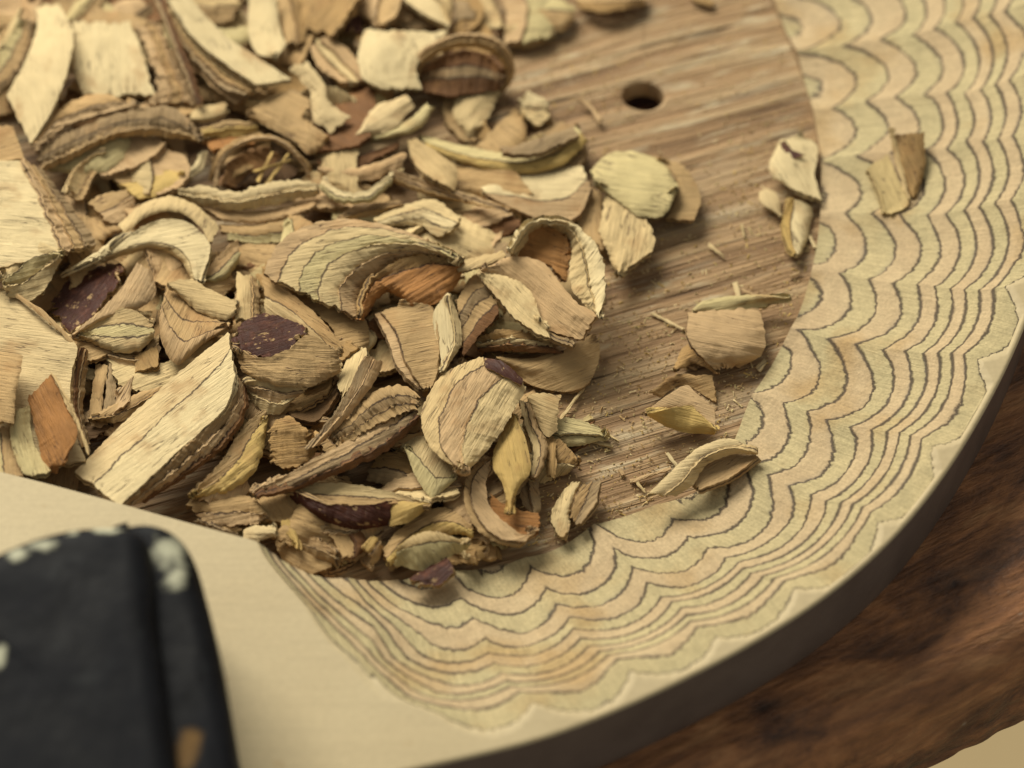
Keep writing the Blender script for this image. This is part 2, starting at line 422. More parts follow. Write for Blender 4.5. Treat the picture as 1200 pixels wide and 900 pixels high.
def build_board():
    hc = at(754, 111, PB)[:2]; rad = 5.6
    nA, nR = 960, 170
    ang = np.linspace(0, 2 * math.pi, nA, endpoint=False)
    # outline of the opening as seen from the hole
    inner = spline(INN, 900)
    poly = np.vstack([inner, [[inner[-1][0], 330], [-330, 330], [-330, inner[0][1]]]])
    d = np.stack([np.cos(ang), np.sin(ang)], 1)
    P = poly - hc; Q = np.roll(P, -1, 0) - P
    far = np.full(nA, 1e9)
    for k in range(len(P)):
        den = d[:, 0] * Q[k, 1] - d[:, 1] * Q[k, 0]
        den = np.where(abs(den) < 1e-9, 1e-9, den)
        t = (P[k, 0] * Q[k, 1] - P[k, 1] * Q[k, 0]) / den
        w = (P[k, 0] * d[:, 1] - P[k, 1] * d[:, 0]) / den
        ok = (t > 0) & (w >= 0) & (w <= 1); far = np.where(ok & (t < far), t, far)
    far = np.minimum(far, 330) + 1.2
    q = np.linspace(0, 1, nR) ** 1.25
    r = rad + q[None] * (far[:, None] - rad)
    X = hc[0] + r * d[:, :1]; Y = hc[1] + r * d[:, 1:]
    Z = PB + board_relief(X, Y) - .5 * np.exp(-((r - rad) / .7) ** 2)
    rings = [np.stack([X, Y, Z], -1)]
    depth = np.array([-1.0, -2.5, -5.6]); wr = np.array([.05, .12, .2])
    wall = np.stack([hc[0] + (rad - wr)[None] * d[:, :1], hc[1] + (rad - wr)[None] * d[:, 1:], np.broadcast_to(PB + depth, (nA, 3))], -1)[:, ::-1]
    G = np.concatenate([wall, rings[0]], 1); n = G.shape[1]
    G = np.concatenate([G, G[:1]], 0)
    F = gridF(nA + 1, n)[:, ::-1]
    o = mesh_obj('base_board', G.reshape(-1, 3), F, M_BOARD)
    tag(o, 'weathered orange brown board with a drilled round hole, inside the carved ring', 'board')
build_board()

# ------------------------------------------------------------------ carved plywood ring
# gouge strokes: inner end and outer end in photo x, y; cutting radius at the inner and outer end, height of the inner end
STROKES = [((378, 652), (462, 800), 14, 17, 14.4), ((428, 664), (534, 826), 18, 22, 8.6), ((500, 676), (595, 852), 23, 33, 2.4), ((586, 672), (696, 822), 23, 38, 2.0),
           ((668, 652), (795, 781), 26, 40, 2.2), ((748, 618), (898, 737), 27, 42, 2.1), ((706, 636), (791, 709), 22, 32, 4.6),
           ((818, 578), (993, 670), 33, 52, 2.0), ((866, 510), (1086, 592), 35, 52, 2.1), ((842, 548), (991, 609), 30, 46, 4.0),
           ((904, 432), (1153, 498), 35, 52, 2.3), ((944, 358), (1199, 389), 35, 52, 2.6), ((962, 290), (1229, 288), 37, 52, 2.9),
           ((970, 226), (1237, 208), 35, 52, 3.2), ((970, 162), (1241, 125), 33, 52, 3.3), ((972, 192), (1127, 175), 30, 42, 5.3),
           ((958, 98), (1237, 43), 33, 52, 3.4), ((940, 36), (1223, -36), 33, 52, 3.4), ((915, -26), (1195, -114), 33, 52, 3.4), ((885, -84), (1156, -193), 33, 52, 3.4),
           ((850, -145), (1106, -268), 33, 52, 3.4), ((815, -205), (1056, -343), 33, 52, 3.4)]
GT = np.array([-.6, 0, .18, .325, .47, .5625, .646, .72, .79, .86, 1.0, 1.25, 1.8])
GZ = np.array([-1.2, 0, 1, 2, 3, 4, 5, 6, 7, 8, 9.0, 10.6, 17]) / 9.0

def build_ring():
    nS, nT = 1500, 215
    I = spline(INN, 4000); O = spline(OUT, 4000)
    # keep station correspondence
    def by_station(C):
        D = spline(C, 24 * (len(C) - 1) + 1)
        seg = np.r_[0, np.cumsum(np.linalg.norm(np.diff(C, axis=0), axis=1))]
        L = np.r_[0, np.cumsum(np.linalg.norm(np.diff(D, axis=0), axis=1))]
        seg = seg / seg[-1] * L[-1]
        return D, L, seg
    Di, Li, Si = by_station(INN); Do, Lo, So = by_station(OUT)
    par = np.linspace(0, len(ST) - 1, nS)
    base = np.arange(len(ST))
    si = np.interp(par, base, Si); so = np.interp(par, base, So)
    sm = lambda q, w: np.stack([np.convolve(np.r_[np.full(w, q[0, c]) + np.arange(-w, 0) * (q[1, c] - q[0, c]), q[:, c], np.full(w, q[-1, c]) + np.arange(1, w + 1) * (q[-1, c] - q[-2, c])], np.hanning(2 * w + 1) / np.hanning(2 * w + 1).sum(), 'valid') for c in (0, 1)], 1)
    ip = np.stack([np.interp(si, Li, Di[:, c]) for c in (0, 1)], 1); op = np.stack([np.interp(so, Lo, Do[:, c]) for c in (0, 1)], 1)
    op = sm(op, 110); ip = sm(ip, 22)
    t = np.linspace(0, 1, nT)
    P = ip[:, None] * (1 - t[None, :, None]) + op[:, None] * t[None, :, None]
    X, Y = P[..., 0], P[..., 1]
    Z = np.full(X.shape, 40.0); RX = np.zeros(X.shape); RY = np.zeros(X.shape)
    for k, (a, b, r0, r1, z0) in enumerate(STROKES):
        A = at(a[0], a[1], 3)[:2]; B = at(b[0], b[1], 20)[:2]
        d = B - A; L = np.linalg.norm(d); d /= L
        q = ((X - A[0]) * d[0] + (Y - A[1]) * d[1]) / L
        e = -(X - A[0]) * d[1] + (Y - A[1]) * d[0]
        e = e + 1.7 * fbm(q * 3.1, k * 7.7, 61, 2) + 1.5 * np.sin(q * 2.6 + k * 2.1)
        R = r0 + (r1 - r0) * np.clip(q, 0, 1)
        f = .38 * float(_h(np.int64(k), np.int64(4), 3)) + z0 + (19.5 - z0) * np.interp(q + .035 * fbm(q * 5, k * 3.3, 62, 2), GT, GZ)
        z = f + e * e / (2 * R)
        z = z + .07 * vn(e * 1.3, q * 2.0, 100 + k)                        # nicks of the edge leave fine ridges along the cut
        m = z < Z
        Z = np.where(m, z, Z); RX = np.where(m, q * L, RX); RY = np.where(m, e, RY)
    odd = (np.floor(Z / PITCH) % 2 == 1)
    Z = Z + np.where(odd, .14, .04) * fbm(RX / 8, RY / .8, 73) * (Z < ZT)      # torn fibres in every other layer
    rimd = np.linalg.norm(op - ip, axis=1)[:, None] * (1 - t)[None]
    Z = np.maximum(Z, ZT + .02 - 1.2 * np.maximum(0, rimd - 1.2))
    Gs = np.stack([X, Y, Z], -1); Ns = np.cross(np.gradient(Gs, axis=0), np.gradient(Gs, axis=1))
    steep = np.clip(np.hypot(Ns[..., 0], Ns[..., 1]) / (abs(Ns[..., 2]) + 1e-9), .08, 1.2)
    for _ in range(6):
        steep[1:-1, 1:-1] = .2 * (steep[1:-1, 1:-1] + steep[:-2, 1:-1] + steep[2:, 1:-1] + steep[1:-1, :-2] + steep[1:-1, 2:])
    flat = Z > ZT
    Z = Z + .05 * fbm(X / 7, Y / 7, 71) + .025 * vn(X / .45, Y / .45, 72)
    ply = Z / PITCH
    f = ply - np.floor(ply); dd = np.minimum(f, 1 - f)
    Z = Z - .12 * np.exp(-(dd / .075) ** 2) * (Z < ZT - .3)                     # groove at each glue line
    ff = np.clip(f, 0, 1); tw = .10 + .08 * fbm(X / 9, Y / 9, 77)
    ter = np.clip((ff - tw) / (1 - 2 * tw), 0, 1)
    Z = np.where(Z < ZT, Z + np.clip((ZT - Z) / 2, 0, 1) * PITCH * .035 * (np.sin(2 * math.pi * ff) + .28 * np.sin(4 * math.pi * ff)) , Z)
    # a broken ledge: every other layer stands a little proud
    Z = Z + .05 * np.where((np.floor(ply) % 2 == 0) & (Z < ZT - .6), 1, 0)
    lip = np.clip((t - (1 - .9 / 60)) / (.9 / 60), 0, 1)[None, :]
    Zf = np.minimum(Z, ZT + .02 * fbm(X / 14, Y / 14, 75))
    Zf = np.maximum(Zf, PB + .1)
    Zf = Zf - .5 * lip ** 2
    layer = np.minimum(np.floor(ply).astype(int), 12)
    plyc = np.where(flat, 12.5, np.minimum(ply, 12.5))
    V = np.stack([X, Y, Zf], -1)
    root = empty('plywood_ring', (0, 0, 0))
    tag(root, 'pale plywood ring with scalloped gouge cuts stepping down through its layers', 'carved plywood')
    # vertex normals of the whole surface so that layers shade as one
    du = np.gradient(V, axis=0); dv = np.gradient(V, axis=1)
    N = np.cross(du, dv); N /= np.linalg.norm(N, axis=-1, keepdims=True) + 1e-12
    if N[..., 2].mean() < 0: N = -N
    idx = np.arange(nS * nT).reshape(nS, nT)
    Q = np.stack([idx[:-1, :-1], idx[1:, :-1], idx[1:, 1:], idx[:-1, 1:]], -1).reshape(-1, 4)
    fl = layer.reshape(-1)[Q]; fl = np.round(fl.mean(1)).astype(int)
    fflat = flat.reshape(-1)[Q].mean(1) > .5
    e1 = V.reshape(-1, 3)
    nz = np.cross(e1[Q[:, 1]] - e1[Q[:, 0]], e1[Q[:, 3]] - e1[Q[:, 0]])[:, 2].mean()
    if nz < 0: Q = Q[:, ::-1]
    zi, zo = Zf[:, 0], Zf[:, -1]
    for k in range(13):
        z0, z1 = k * PITCH, min((k + 1) * PITCH, ZT + .2)
        sel = fl == k; q = Q[sel]; mi = np.where(fflat[sel] | (k == 12), 1, 0)
        u, inv = np.unique(q, return_inverse=True); inv = inv.reshape(q.shape)
        VV = [V.reshape(-1, 3)[u]]; PL = [plyc.reshape(-1)[u]]; SL = [steep.reshape(-1)[u]]; RU = [np.stack([RX.reshape(-1)[u], RY.reshape(-1)[u], np.zeros(len(u))], 1)]
        NN = [N.reshape(-1, 3)[u]]
        FF = [inv] if len(inv) else []; FM = [mi]
        off = len(u)
        # outer and inner edge of the layer
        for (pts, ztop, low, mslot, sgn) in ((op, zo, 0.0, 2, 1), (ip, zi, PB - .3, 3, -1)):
            a = np.maximum(np.minimum(z0, ztop), low); b = np.maximum(np.minimum(z1, ztop), low)
            ok = (b - a) > 1e-3
            if not ok.any(): continue
            step = 3 if mslot == 2 else 2
            j = np.arange(0, nS, step)
            rows = np.stack([np.c_[pts[j], a[j]], np.c_[pts[j], b[j]]], 1).reshape(-1, 3)
            i = np.arange(len(j) - 1); o2 = ok[j]
            i = i[o2[:-1] & o2[1:]]
            fq = np.stack([2 * i, 2 * i + 2, 2 * i + 3, 2 * i + 1], 1) + off
            if sgn < 0: fq = fq[:, ::-1]
            VV.append(rows); PL.append(np.tile([k + .02, k + .98], len(j))); SL.append(np.ones(2 * len(j))); RU.append(np.c_[rows[:, 0], rows[:, 2], rows[:, 1]])
            tn = np.gradient(pts[j], axis=0); nn = np.c_[tn[:, 1], -tn[:, 0], 0 * tn[:, 0]] * sgn
            nn /= np.linalg.norm(nn, axis=1, keepdims=True) + 1e-9; NN.append(np.repeat(nn, 2, 0))
            FF.append(fq); FM.append(np.full(len(fq), mslot)); off += len(rows)
        if not FF: continue
        VV = np.concatenate(VV); NN = np.concatenate(NN)
        Fq = np.concatenate(FF)
        used, inv2 = np.unique(Fq, return_inverse=True); Fq = inv2.reshape(Fq.shape)
        o = mesh_obj('ply', VV[used], Fq, None, parent=root, attrs={'ply': np.concatenate(PL)[used], 'run': np.concatenate(RU)[used], 'steep': np.concatenate(SL)[used]},
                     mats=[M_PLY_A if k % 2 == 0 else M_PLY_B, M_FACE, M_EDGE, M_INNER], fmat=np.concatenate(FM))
build_ring()

# ------------------------------------------------------------------ chips
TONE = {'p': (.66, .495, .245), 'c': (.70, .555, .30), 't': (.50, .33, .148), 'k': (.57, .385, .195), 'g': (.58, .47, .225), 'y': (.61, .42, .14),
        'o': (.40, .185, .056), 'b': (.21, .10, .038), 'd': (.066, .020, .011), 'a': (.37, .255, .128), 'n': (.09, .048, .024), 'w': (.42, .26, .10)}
RNG = random.Random(4)

def P(A, B, z, tones='p', ply=(), bulge=1.5, th=1.6, zA=0.0, zB=0.0, z0=0.0, z1=0.0, bend=0.0, rag=1.0, fib='u', step=.9, rough=.12, name='ply', taper=.2, wob=1.0):
    """one shell of a chip between two long edges A and B (photo x, y [, extra height]); z its height above the bench;
    zA/zB lift the edges, z0/z1 the ends, bend the middle of the length, bulge the middle of the width"""
    return dict(A=A, B=B, z=z, tones=tones, ply=ply, bulge=bulge, th=th, zA=zA, zB=zB, z0=z0, z1=z1, bend=bend, rag=rag, fib=fib, step=step, rough=rough, name=name, taper=taper, wob=wob)

def solids(p, seed):
    A = [(q[0], q[1], q[2] if len(q) > 2 else 0.0) for q in p['A']]; B = [(q[0], q[1], q[2] if len(q) > 2 else 0.0) for q in p['B']]
    la = np.linalg.norm(np.diff(np.array(A)[:, :2], axis=0), axis=1).sum(); lb = np.linalg.norm(np.diff(np.array(B)[:, :2], axis=0), axis=1).sum()
    Lmm = max(la, lb) / 5.0
    nu = int(np.clip(Lmm / .33, 10, 110))
    a = spline(A, nu); b = spline(B, nu)
    wmm = np.linalg.norm(a[:, :2] - b[:, :2], axis=1).max() / 5.0 + .3
    u = np.linspace(0, 1, nu)
    cuts = [0.0] + list(p['ply']) + [1.0]
    tones = p['tones']; out = []
    amp = p['rag']
    asym = 1.3 * float(_h(np.int64(seed), np.int64(3), 5)); twist = 1.6 * float(_h(np.int64(seed), np.int64(9), 7)) * min(1, wmm / 8)
    ch = (a[-1] + b[-1] - a[0] - b[0]); fang = math.atan2(ch[1] / 3.85, ch[0] / 5) + (math.pi / 2 if p['fib'] == 'v' else 0) + .35 * float(_h(np.int64(seed), np.int64(2), 17))
    cfa, sfa = math.cos(fang), math.sin(fang)
    tilt = .30 * min(wmm, 12) * float(_h(np.int64(seed), np.int64(5), 11)); rbend = .09 * min(Lmm, 20) * float(_h(np.int64(seed), np.int64(6), 13))
    # ragged long edges
    dirn = (b - a)[:, :2]; dirn = dirn / (np.linalg.norm(dirn, axis=1, keepdims=True) + 1e-6)
    a[:, :2] += dirn * (amp * (1.7 * fbm(u * Lmm / 2.4, 0, seed + 1) + 1.0 * vn(u * Lmm / .6, 0, seed + 7)))[:, None]
    b[:, :2] += dirn * (amp * (1.7 * fbm(u * Lmm / 2.4, 0, seed + 2) + 1.0 * vn(u * Lmm / .6, 0, seed + 8)))[:, None]
    tl = np.gradient(a[:, :2] + b[:, :2], axis=0); tl = tl / (np.linalg.norm(tl, axis=1, keepdims=True) + 1e-6)
    for k in range(len(cuts) - 1):
        v0, v1 = cuts[k], cuts[k + 1]
        nv = int(np.clip((v1 - v0) * wmm / .33, 4, 48))
        lo = np.full(nu, v0) + (0 if k == 0 else p['wob'] * .035 * fbm(u * Lmm / 4, 0, seed + 30 + k))
        hi = np.full(nu, v1) + (0 if k == len(cuts) - 2 else p['wob'] * .035 * fbm(u * Lmm / 4, 0, seed + 31 + k))
        w = np.linspace(0, 1, nv)[None]
        v = lo[:, None] * (1 - w) + hi[:, None] * w
        v = np.broadcast_to(v, (nu, nv)); U = np.broadcast_to(u[:, None], (nu, nv))
        px = a[:, :1] * (1 - v) + b[:, :1] * v; py = a[:, 1:2] * (1 - v) + b[:, 1:2] * v
        # ragged ends
        endw = np.clip(1 - U / .12, 0, 1) + np.clip(1 - (1 - U) / .12, 0, 1)
        er = amp * 4.0 * fbm(v * wmm / 1.1, (U > .5) * 5.0, seed + 3) * endw
        px = px + tl[:, :1] * er; py = py + tl[:, 1:] * er
        vb = 4 * v * (1 - v); ub = 4 * U * (1 - U)
        z = p['z'] + DZ + a[:, 2:3] * (1 - v) + b[:, 2:3] * v + p['zA'] * (1 - v) + p['zB'] * v + p['z0'] * (1 - U) + p['z1'] * U
        vs = np.clip(v + asym * v * (1 - v), 0, 1)
        z = z + (.6 if abs(p['bulge']) <= 2.6 else .75) * p['bulge'] * 4 * vs * (1 - vs) * (.6 + .4 * ub) + (p['bend'] + rbend) * ub + tilt * (v - .5) + twist * (U - .5) * (v - .5)
        z = z + np.clip(wmm / 9, .15, 1) * .55 * fbm(U * Lmm / 7, v * wmm / 6, seed + 4)
        xm, ym = U * Lmm, v * wmm
        gx, gy = px / 5, py / 3.85
        fa, fb = gx * cfa + gy * sfa, -gx * sfa + gy * cfa                        # straight fibres through the chip
        rgh = min(p['rough'], .12) * .6 + max(0, p['rough'] - .12) * .8
        z = z + rgh * (fbm(fa / 9, fb / .7, seed + 5) + .6 * fbm(fa / 5, fb / 2.2, seed + 6))
        z = z + p['step'] * (.5 - w) * (1 if len(cuts) > 2 else 0)
        T = at(px, py, z)
        N = np.cross(np.gradient(T, axis=0), np.gradient(T, axis=1)); nl = np.linalg.norm(N, axis=-1, keepdims=True)
        N = N / (nl + 1e-9)
        s = np.sign((N * (CAMPOS - T)).sum(-1).mean()) or 1.0; N = N * s
        N = np.where(nl < 1e-9, np.array([0, -.6, .8]), N)
        tp = 1 - p['taper'] * (1 - np.clip(4 * ub, 0, 1)) - p['taper'] * .8 * (1 - np.clip(3 * vb, 0, 1))
        Bm = T - N * (p['th'] * np.clip(tp, .15, 1))[..., None] + .06 * vn(xm * 2, ym * 2, seed + 9)[..., None]
        VV = np.concatenate([T.reshape(-1, 3), Bm.reshape(-1, 3)])
        n = nu * nv; g = gridF(nu, nv); i = np.arange(n).reshape(nu, nv)
        bd = np.concatenate([i[:-1, 0], i[-1, :-1], i[:0:-1, -1], i[0, :0:-1]]); nx = np.roll(bd, -1)
        m_ = len(bd); mid = VV[bd] * .5 + VV[bd + n] * .5
        VV = np.concatenate([VV, VV[bd], mid, VV[bd + n]])
        e_ = np.arange(m_); f_ = np.roll(e_, -1)
        side = np.concatenate([np.stack([e_, f_, f_ + m_, e_ + m_], 1), np.stack([e_, f_, f_ + m_, e_ + m_], 1) + m_]) + 2 * n
        if s > 0: F = np.concatenate([g, g[:, ::-1] + n, side[:, ::-1]])
        else: F = np.concatenate([g[:, ::-1], g + n, side])
        # glue line where the layer meets its neighbour
        dl = np.full((nu, nv), 9.0)
        if k > 0: dl = np.minimum(dl, (v - lo[:, None]) * wmm)
        if k < len(cuts) - 2: dl = np.minimum(dl, (hi[:, None] - v) * wmm)
        so = seed * 3.17 % 97
        fibv = np.stack([fa + so, fb + so * .7 + k * 3, np.full((nu, nv), so)], -1)
        fbot = fibv + np.array([0, 0, p['th']])
        tn = TONE[tones[min(k, len(tones) - 1)]]
        under = tn if tones[min(k, len(tones) - 1)] != 'd' else TONE['t']
        tone = np.concatenate([np.tile(tn, (n, 1)), np.tile(under, (n + 3 * m_, 1))])
        fv = np.concatenate([fibv.reshape(-1, 3), fbot.reshape(-1, 3)]); dv_ = np.concatenate([dl.ravel(), dl.ravel()])
        fv = np.concatenate([fv, fv[bd], fv[bd] + np.array([0, p['th'] / 2, 0]), fv[bd] + np.array([0, p['th'], 0])]); dv_ = np.concatenate([dv_, np.full(m_, p['th'] / 2), np.full(m_, 0.0 if p['th'] > 1.2 else 9.0), np.full(m_, p['th'] / 2)])
        out.append((VV, F, dict(tone=tone, fib=fv, line=dv_, sheen=np.where(np.arange(len(fv)) < 2 * n, 1.0 if tones[min(k, len(tones) - 1)] == 'c' else (.45 if tones[min(k, len(tones) - 1)] in 'pkgty' else 0.0), 0.0)),
                    M_DARK if tones[min(k, len(tones) - 1)] == 'd' else M_CHIP, (('shell' if len(cuts) == 2 else 'ply') if tones[min(k, len(tones) - 1)] != 'd' else 'stained_face')))
    return out

SEED = [11]
HERO = []
def short(label):
    w = label.split()
    for k, q in enumerate(w[:6]):
        if q in ('chip', 'stub', 'flake', 'fragment', 'splinter', 'wedge'): return ' '.join(w[:k + 1])
    return ' '.join(w[:5])
def chip(label, *patches, name='wood_chip', cat='wood chip', group=None):
    sol = []
    for p in patches:
        SEED[0] += 101; sol += solids(p, SEED[0])
    allv = np.concatenate([s[0] for s in sol])
    org = np.array([allv[:, 0].mean(), allv[:, 1].mean(), allv[:, 2].min()])
    if len(sol) == 1:
        VV, F, at_, m, nm = sol[0]
        o = mesh_obj(name, VV, F, m, origin=org, attrs=at_)
    else:
        o = empty(name, org)
        for VV, F, at_, m, nm in sol: mesh_obj(nm, VV, F, m, parent=o, origin=org, attrs=at_)
    if 'half buried' not in label:
        q = np.concatenate([np.array([r[:2] for r in p[e]], float) for p in patches for e in 'AB']); HERO.append((q[:, 0].mean(), q[:, 1].mean(), short(label)))
    return tag(o, label, cat, group)

# ------------------------------------------------------------------ the chips one by one, back to front
G_PILE = 'gouged chips heaped on the base board'
# --- upper left corner
chip('long pale bowed strip chip standing at the far corner of the heap', P([(43, 8), (42, 37), (30, 70), (7, 112)], [(70, 5), (86, 40), (80, 80), (62, 128), (36, 168)], 17, 'c', bulge=1.2, bend=2, fib='u', rag=.6), group=G_PILE)
chip('crumbly layered strip chip leaning outside the pale bowed strip', P([(26, 22), (10, 45), (-12, 80)], [(41, 28), (37, 70), (18, 100), (-8, 118)], 16, 'gta', ply=(.35, .7), bulge=1.5, rough=.35, rag=1.6, fib='v'), group=G_PILE)
chip('pale sliver chip curving along the corner behind the crumbly strip', P([(2, 40), (-10, 60), (-30, 90)], [(25, 8), (18, 30), (4, 50)], 14, 'tp', ply=(.5,), bulge=1), group=G_PILE)
chip('tan folded chip with dark seam above the square pale chip', P([(75, 22), (85, 6), (105, -8)], [(98, 25), (112, 12), (125, -8)], 13, 'gt', ply=(.6,), bulge=2), group=G_PILE)
chip('rosy rounded chip between folded chip and thin dark blade', P([(118, 22), (135, 2), (165, -8)], [(130, 34), (160, 28), (182, 10), (186, -8)], 11, 'ka', ply=(.75,), bulge=2.5, fib='v'), group=G_PILE)
chip('square pale green chip lying flat with a crumpled lower edge', P([(85, 26), (88, 50), (82, 72), (97, 110)], [(153, 28), (168, 65), (181, 111)], 15, 'c', bulge=2.0, bend=1.0, rag=1.3, th=2.0, rough=.18), group=G_PILE)
chip('rough rosy chip with flaked face beside the square pale chip', P([(160, 30), (172, 60), (185, 95), (176, 123)], [(190, 24), (205, 60), (228, 105), (231, 119)], 14, 'ktk', ply=(.4, .7), bulge=1.6, rough=.5, rag=1.5, fib='v'), group=G_PILE)
chip('thin dark edged blade chip standing between rosy flake and pale strip', P([(180, -4), (195, 30), (221, 98), (231, 119)], [(193, -4), (208, 40), (227, 85), (238, 118)], 16, 'ab', ply=(.55,), bulge=.6, zB=1.5), group=G_PILE)
chip('thick layered slab chip with smooth pale top and crumbly flank',
     P([(196, 0), (225, 42), (262, 73), (300, 99)], [(222, -4), (262, 40), (300, 66), (341, 93)], 19, 'c', bulge=.5, rag=.5, th=1.5),
     P([(199, 22), (222, 62), (258, 100), (287, 112)], [(198, 4), (225, 43), (262, 75), (302, 100)], 16.5, 'atp', ply=(.35, .7), bulge=.8, rough=.5, rag=1.4, fib='v', zB=1.8), group=G_PILE)
chip('rosy tongue chip under the crumbly flank of the thick slab', P([(228, 76), (250, 104), (276, 121)], [(240, 80), (265, 96), (290, 113)], 14, 'k', bulge=1), group=G_PILE)
chip('pale rounded tongue chip hanging down at the back of the heap', P([(293, -8), (291, 40), (301, 62), (318, 67)], [(322, -8), (329, 35), (335, 52), (325, 66)], 17, 'c', bulge=1.6, rag=.5), group=G_PILE)
chip('brown tan strip chip right of the pale tongue', P([(322, -8), (330, 25), (334, 50)], [(350, -8), (356, 25), (358, 50)], 14, 'tw', ply=(.6,), bulge=1.6), group=G_PILE)
chip('ochre strip chip beside the purple stained stub', P([(351, -8), (356, 25), (364, 45)], [(379, -8), (385, 20), (393, 42)], 13, 'w', bulge=2), group=G_PILE)
chip('ochre stub chip with purple stained end at the back', P([(384, -8), (394, 20)], [(420, -8), (419, 18)], 14, 'yw', ply=(.5,), bulge=2), P([(394, 18), (400, 38)], [(424, 16), (425, 36)], 12, 'd', bulge=2), group=G_PILE)
chip('rosy layered chip stepping down behind the pale ribbon', P([(363, 54), (374, 80), (400, 96)], [(383, 41), (410, 60), (433, 92)], 14, 'kpk', ply=(.35, .65), bulge=1.2), group=G_PILE)
chip('pale twisted ribbon chip over the tan leaf', P([(340, 80), (362, 108), (366, 138), (388, 157)], [(360, 71), (380, 98), (385, 118), (411, 137)], 16, 'c', bulge=1.2, rag=1.2, th=1, z0=2), group=G_PILE)
chip('broad tan leaf chip with split tip under the pale ribbon', P([(290, 132), (318, 112), (345, 106), (363, 120), (362, 142), (386, 160)], [(292, 136), (318, 151), (345, 166), (362, 181), (380, 171)], 15, 't', bulge=1.5, fib='u', rag=.9), group=G_PILE)
chip('shaded tan stub behind the broad leaf', P([(280, 100), (300, 108), (330, 110)], [(288, 125), (305, 128), (330, 118)], 12, 'tp', ply=(.5,), bulge=1), group=G_PILE)
chip('pale thumb chip between slab and broad tan leaf', P([(222, 136), (235, 125), (262, 119)], [(226, 143), (250, 143), (270, 133)], 14, 'p', bulge=1.6), group=G_PILE)
chip('yellow tan wedge chip above the arched curl', P([(232, 152), (262, 142), (302, 142)], [(238, 162), (268, 160), (305, 155)], 13, 'ty', ply=(.5,), bulge=1), group=G_PILE)
chip('orange tan flake above the arched curl', P([(238, 165), (262, 158), (300, 158)], [(250, 176), (270, 172), (298, 168)], 12, 'o', bulge=.8), group=G_PILE)
# --- layered arch chip and what lies under it
chip('long layered arch chip with torn grey layers spanning a dark hollow',
     P([(37, 166), (55, 138), (90, 115), (125, 110), (140, 118)], [(44, 175), (70, 152), (105, 138), (142, 128), (168, 126)], 18, 'tk', ply=(.55,), bulge=1.6, rough=.35, rag=1.2),
     P([(44, 176), (75, 158), (110, 142), (150, 130), (195, 124), (222, 140), (233, 161)], [(50, 201), (85, 187), (133, 164), (185, 160), (232, 166)], 16.5, 'aat', ply=(.4, .75), bulge=2.0, rough=.45, rag=1.3, fib='v'), group=G_PILE)
chip('small pale shell chip curling up under the layered arch', P([(76, 227), (88, 200), (105, 185), (124, 178)], [(80, 231), (97, 232), (112, 203), (125, 181)], 14, 'pt', ply=(.7,), bulge=-1.5, zA=2.5, fib='v'), group=G_PILE)
chip('orange brown flake in the hollow of the layered arch', P([(122, 176), (145, 166), (190, 163), (203, 175)], [(140, 191), (165, 194), (195, 186), (204, 180)], 12, 'wo', ply=(.45,), bulge=1), group=G_PILE)
chip('orange tan wedge chip below the orange brown flake', P([(130, 205), (155, 200), (190, 188), (213, 200)], [(163, 233), (185, 229), (205, 220), (217, 206)], 13, 'ty', ply=(.35,), bulge=1.2), group=G_PILE)
chip('white edged fin chip at the right foot of the layered arch', P([(216, 205), (228, 190), (238, 175)], [(222, 212), (238, 196), (243, 178)], 13, 'c', bulge=.8), group=G_PILE)
chip('tan plate chip in front of the hollow', P([(103, 238), (120, 228), (150, 222)], [(128, 262), (145, 258), (160, 235)], 13, 'tk', ply=(.5,), bulge=1), group=G_PILE)
# --- arched curl with splinters
chip('arched curl chip with thin rim over a dark hollow',
     P([(244, 206, -6), (256, 178, -1), (283, 160, 3), (314, 157, 4), (342, 170, 2), (364, 196, -3), (371, 226, -8)], [(253, 224, -6), (262, 192, -1), (287, 170, 2.5), (318, 165, 3.5), (343, 182, 1), (360, 205, -3), (364, 228, -8)], 15, 'tk', ply=(.5,), bulge=.8, th=1.1), group=G_PILE)
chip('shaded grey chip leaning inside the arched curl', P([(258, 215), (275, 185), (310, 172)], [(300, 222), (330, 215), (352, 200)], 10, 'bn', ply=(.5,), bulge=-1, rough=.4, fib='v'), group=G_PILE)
for k, (a, b) in enumerate((((300, 212), (318, 178)), ((310, 216), (336, 180)), ((296, 200), (340, 186)))):
    chip('thin yellow splinter inside the arched curl', P([a, b], [(a[0] + 4, a[1] + 1), (b[0] + 3, b[1] + 1)], 13 + k * .4, 'y', bulge=.4, th=.6, rag=.4), name='wood_splinter', cat='splinter', group='yellow splinters inside the arched curl')
chip('white wavy chip lying across the foot of the arched curl', P([(207, 222), (240, 218), (280, 226), (300, 217), (340, 210), (369, 214)], [(210, 232), (245, 245), (285, 246), (320, 240), (360, 232), (373, 229)], 13.5, 'cp', ply=(.55,), bulge=1.5, rag=1.4), group=G_PILE)
chip('rosy long chip under the white wavy chip', P([(238, 243), (285, 247), (330, 243), (369, 234)], [(262, 259), (300, 262), (340, 255), (369, 243)], 12, 'k', bulge=1.2), group=G_PILE)
chip('tan dark lined chip under the rosy long chip', P([(255, 262), (300, 262), (355, 252)], [(268, 281), (310, 286), (352, 276)], 11, 'tg', ply=(.6,), bulge=1.5), group=G_PILE)
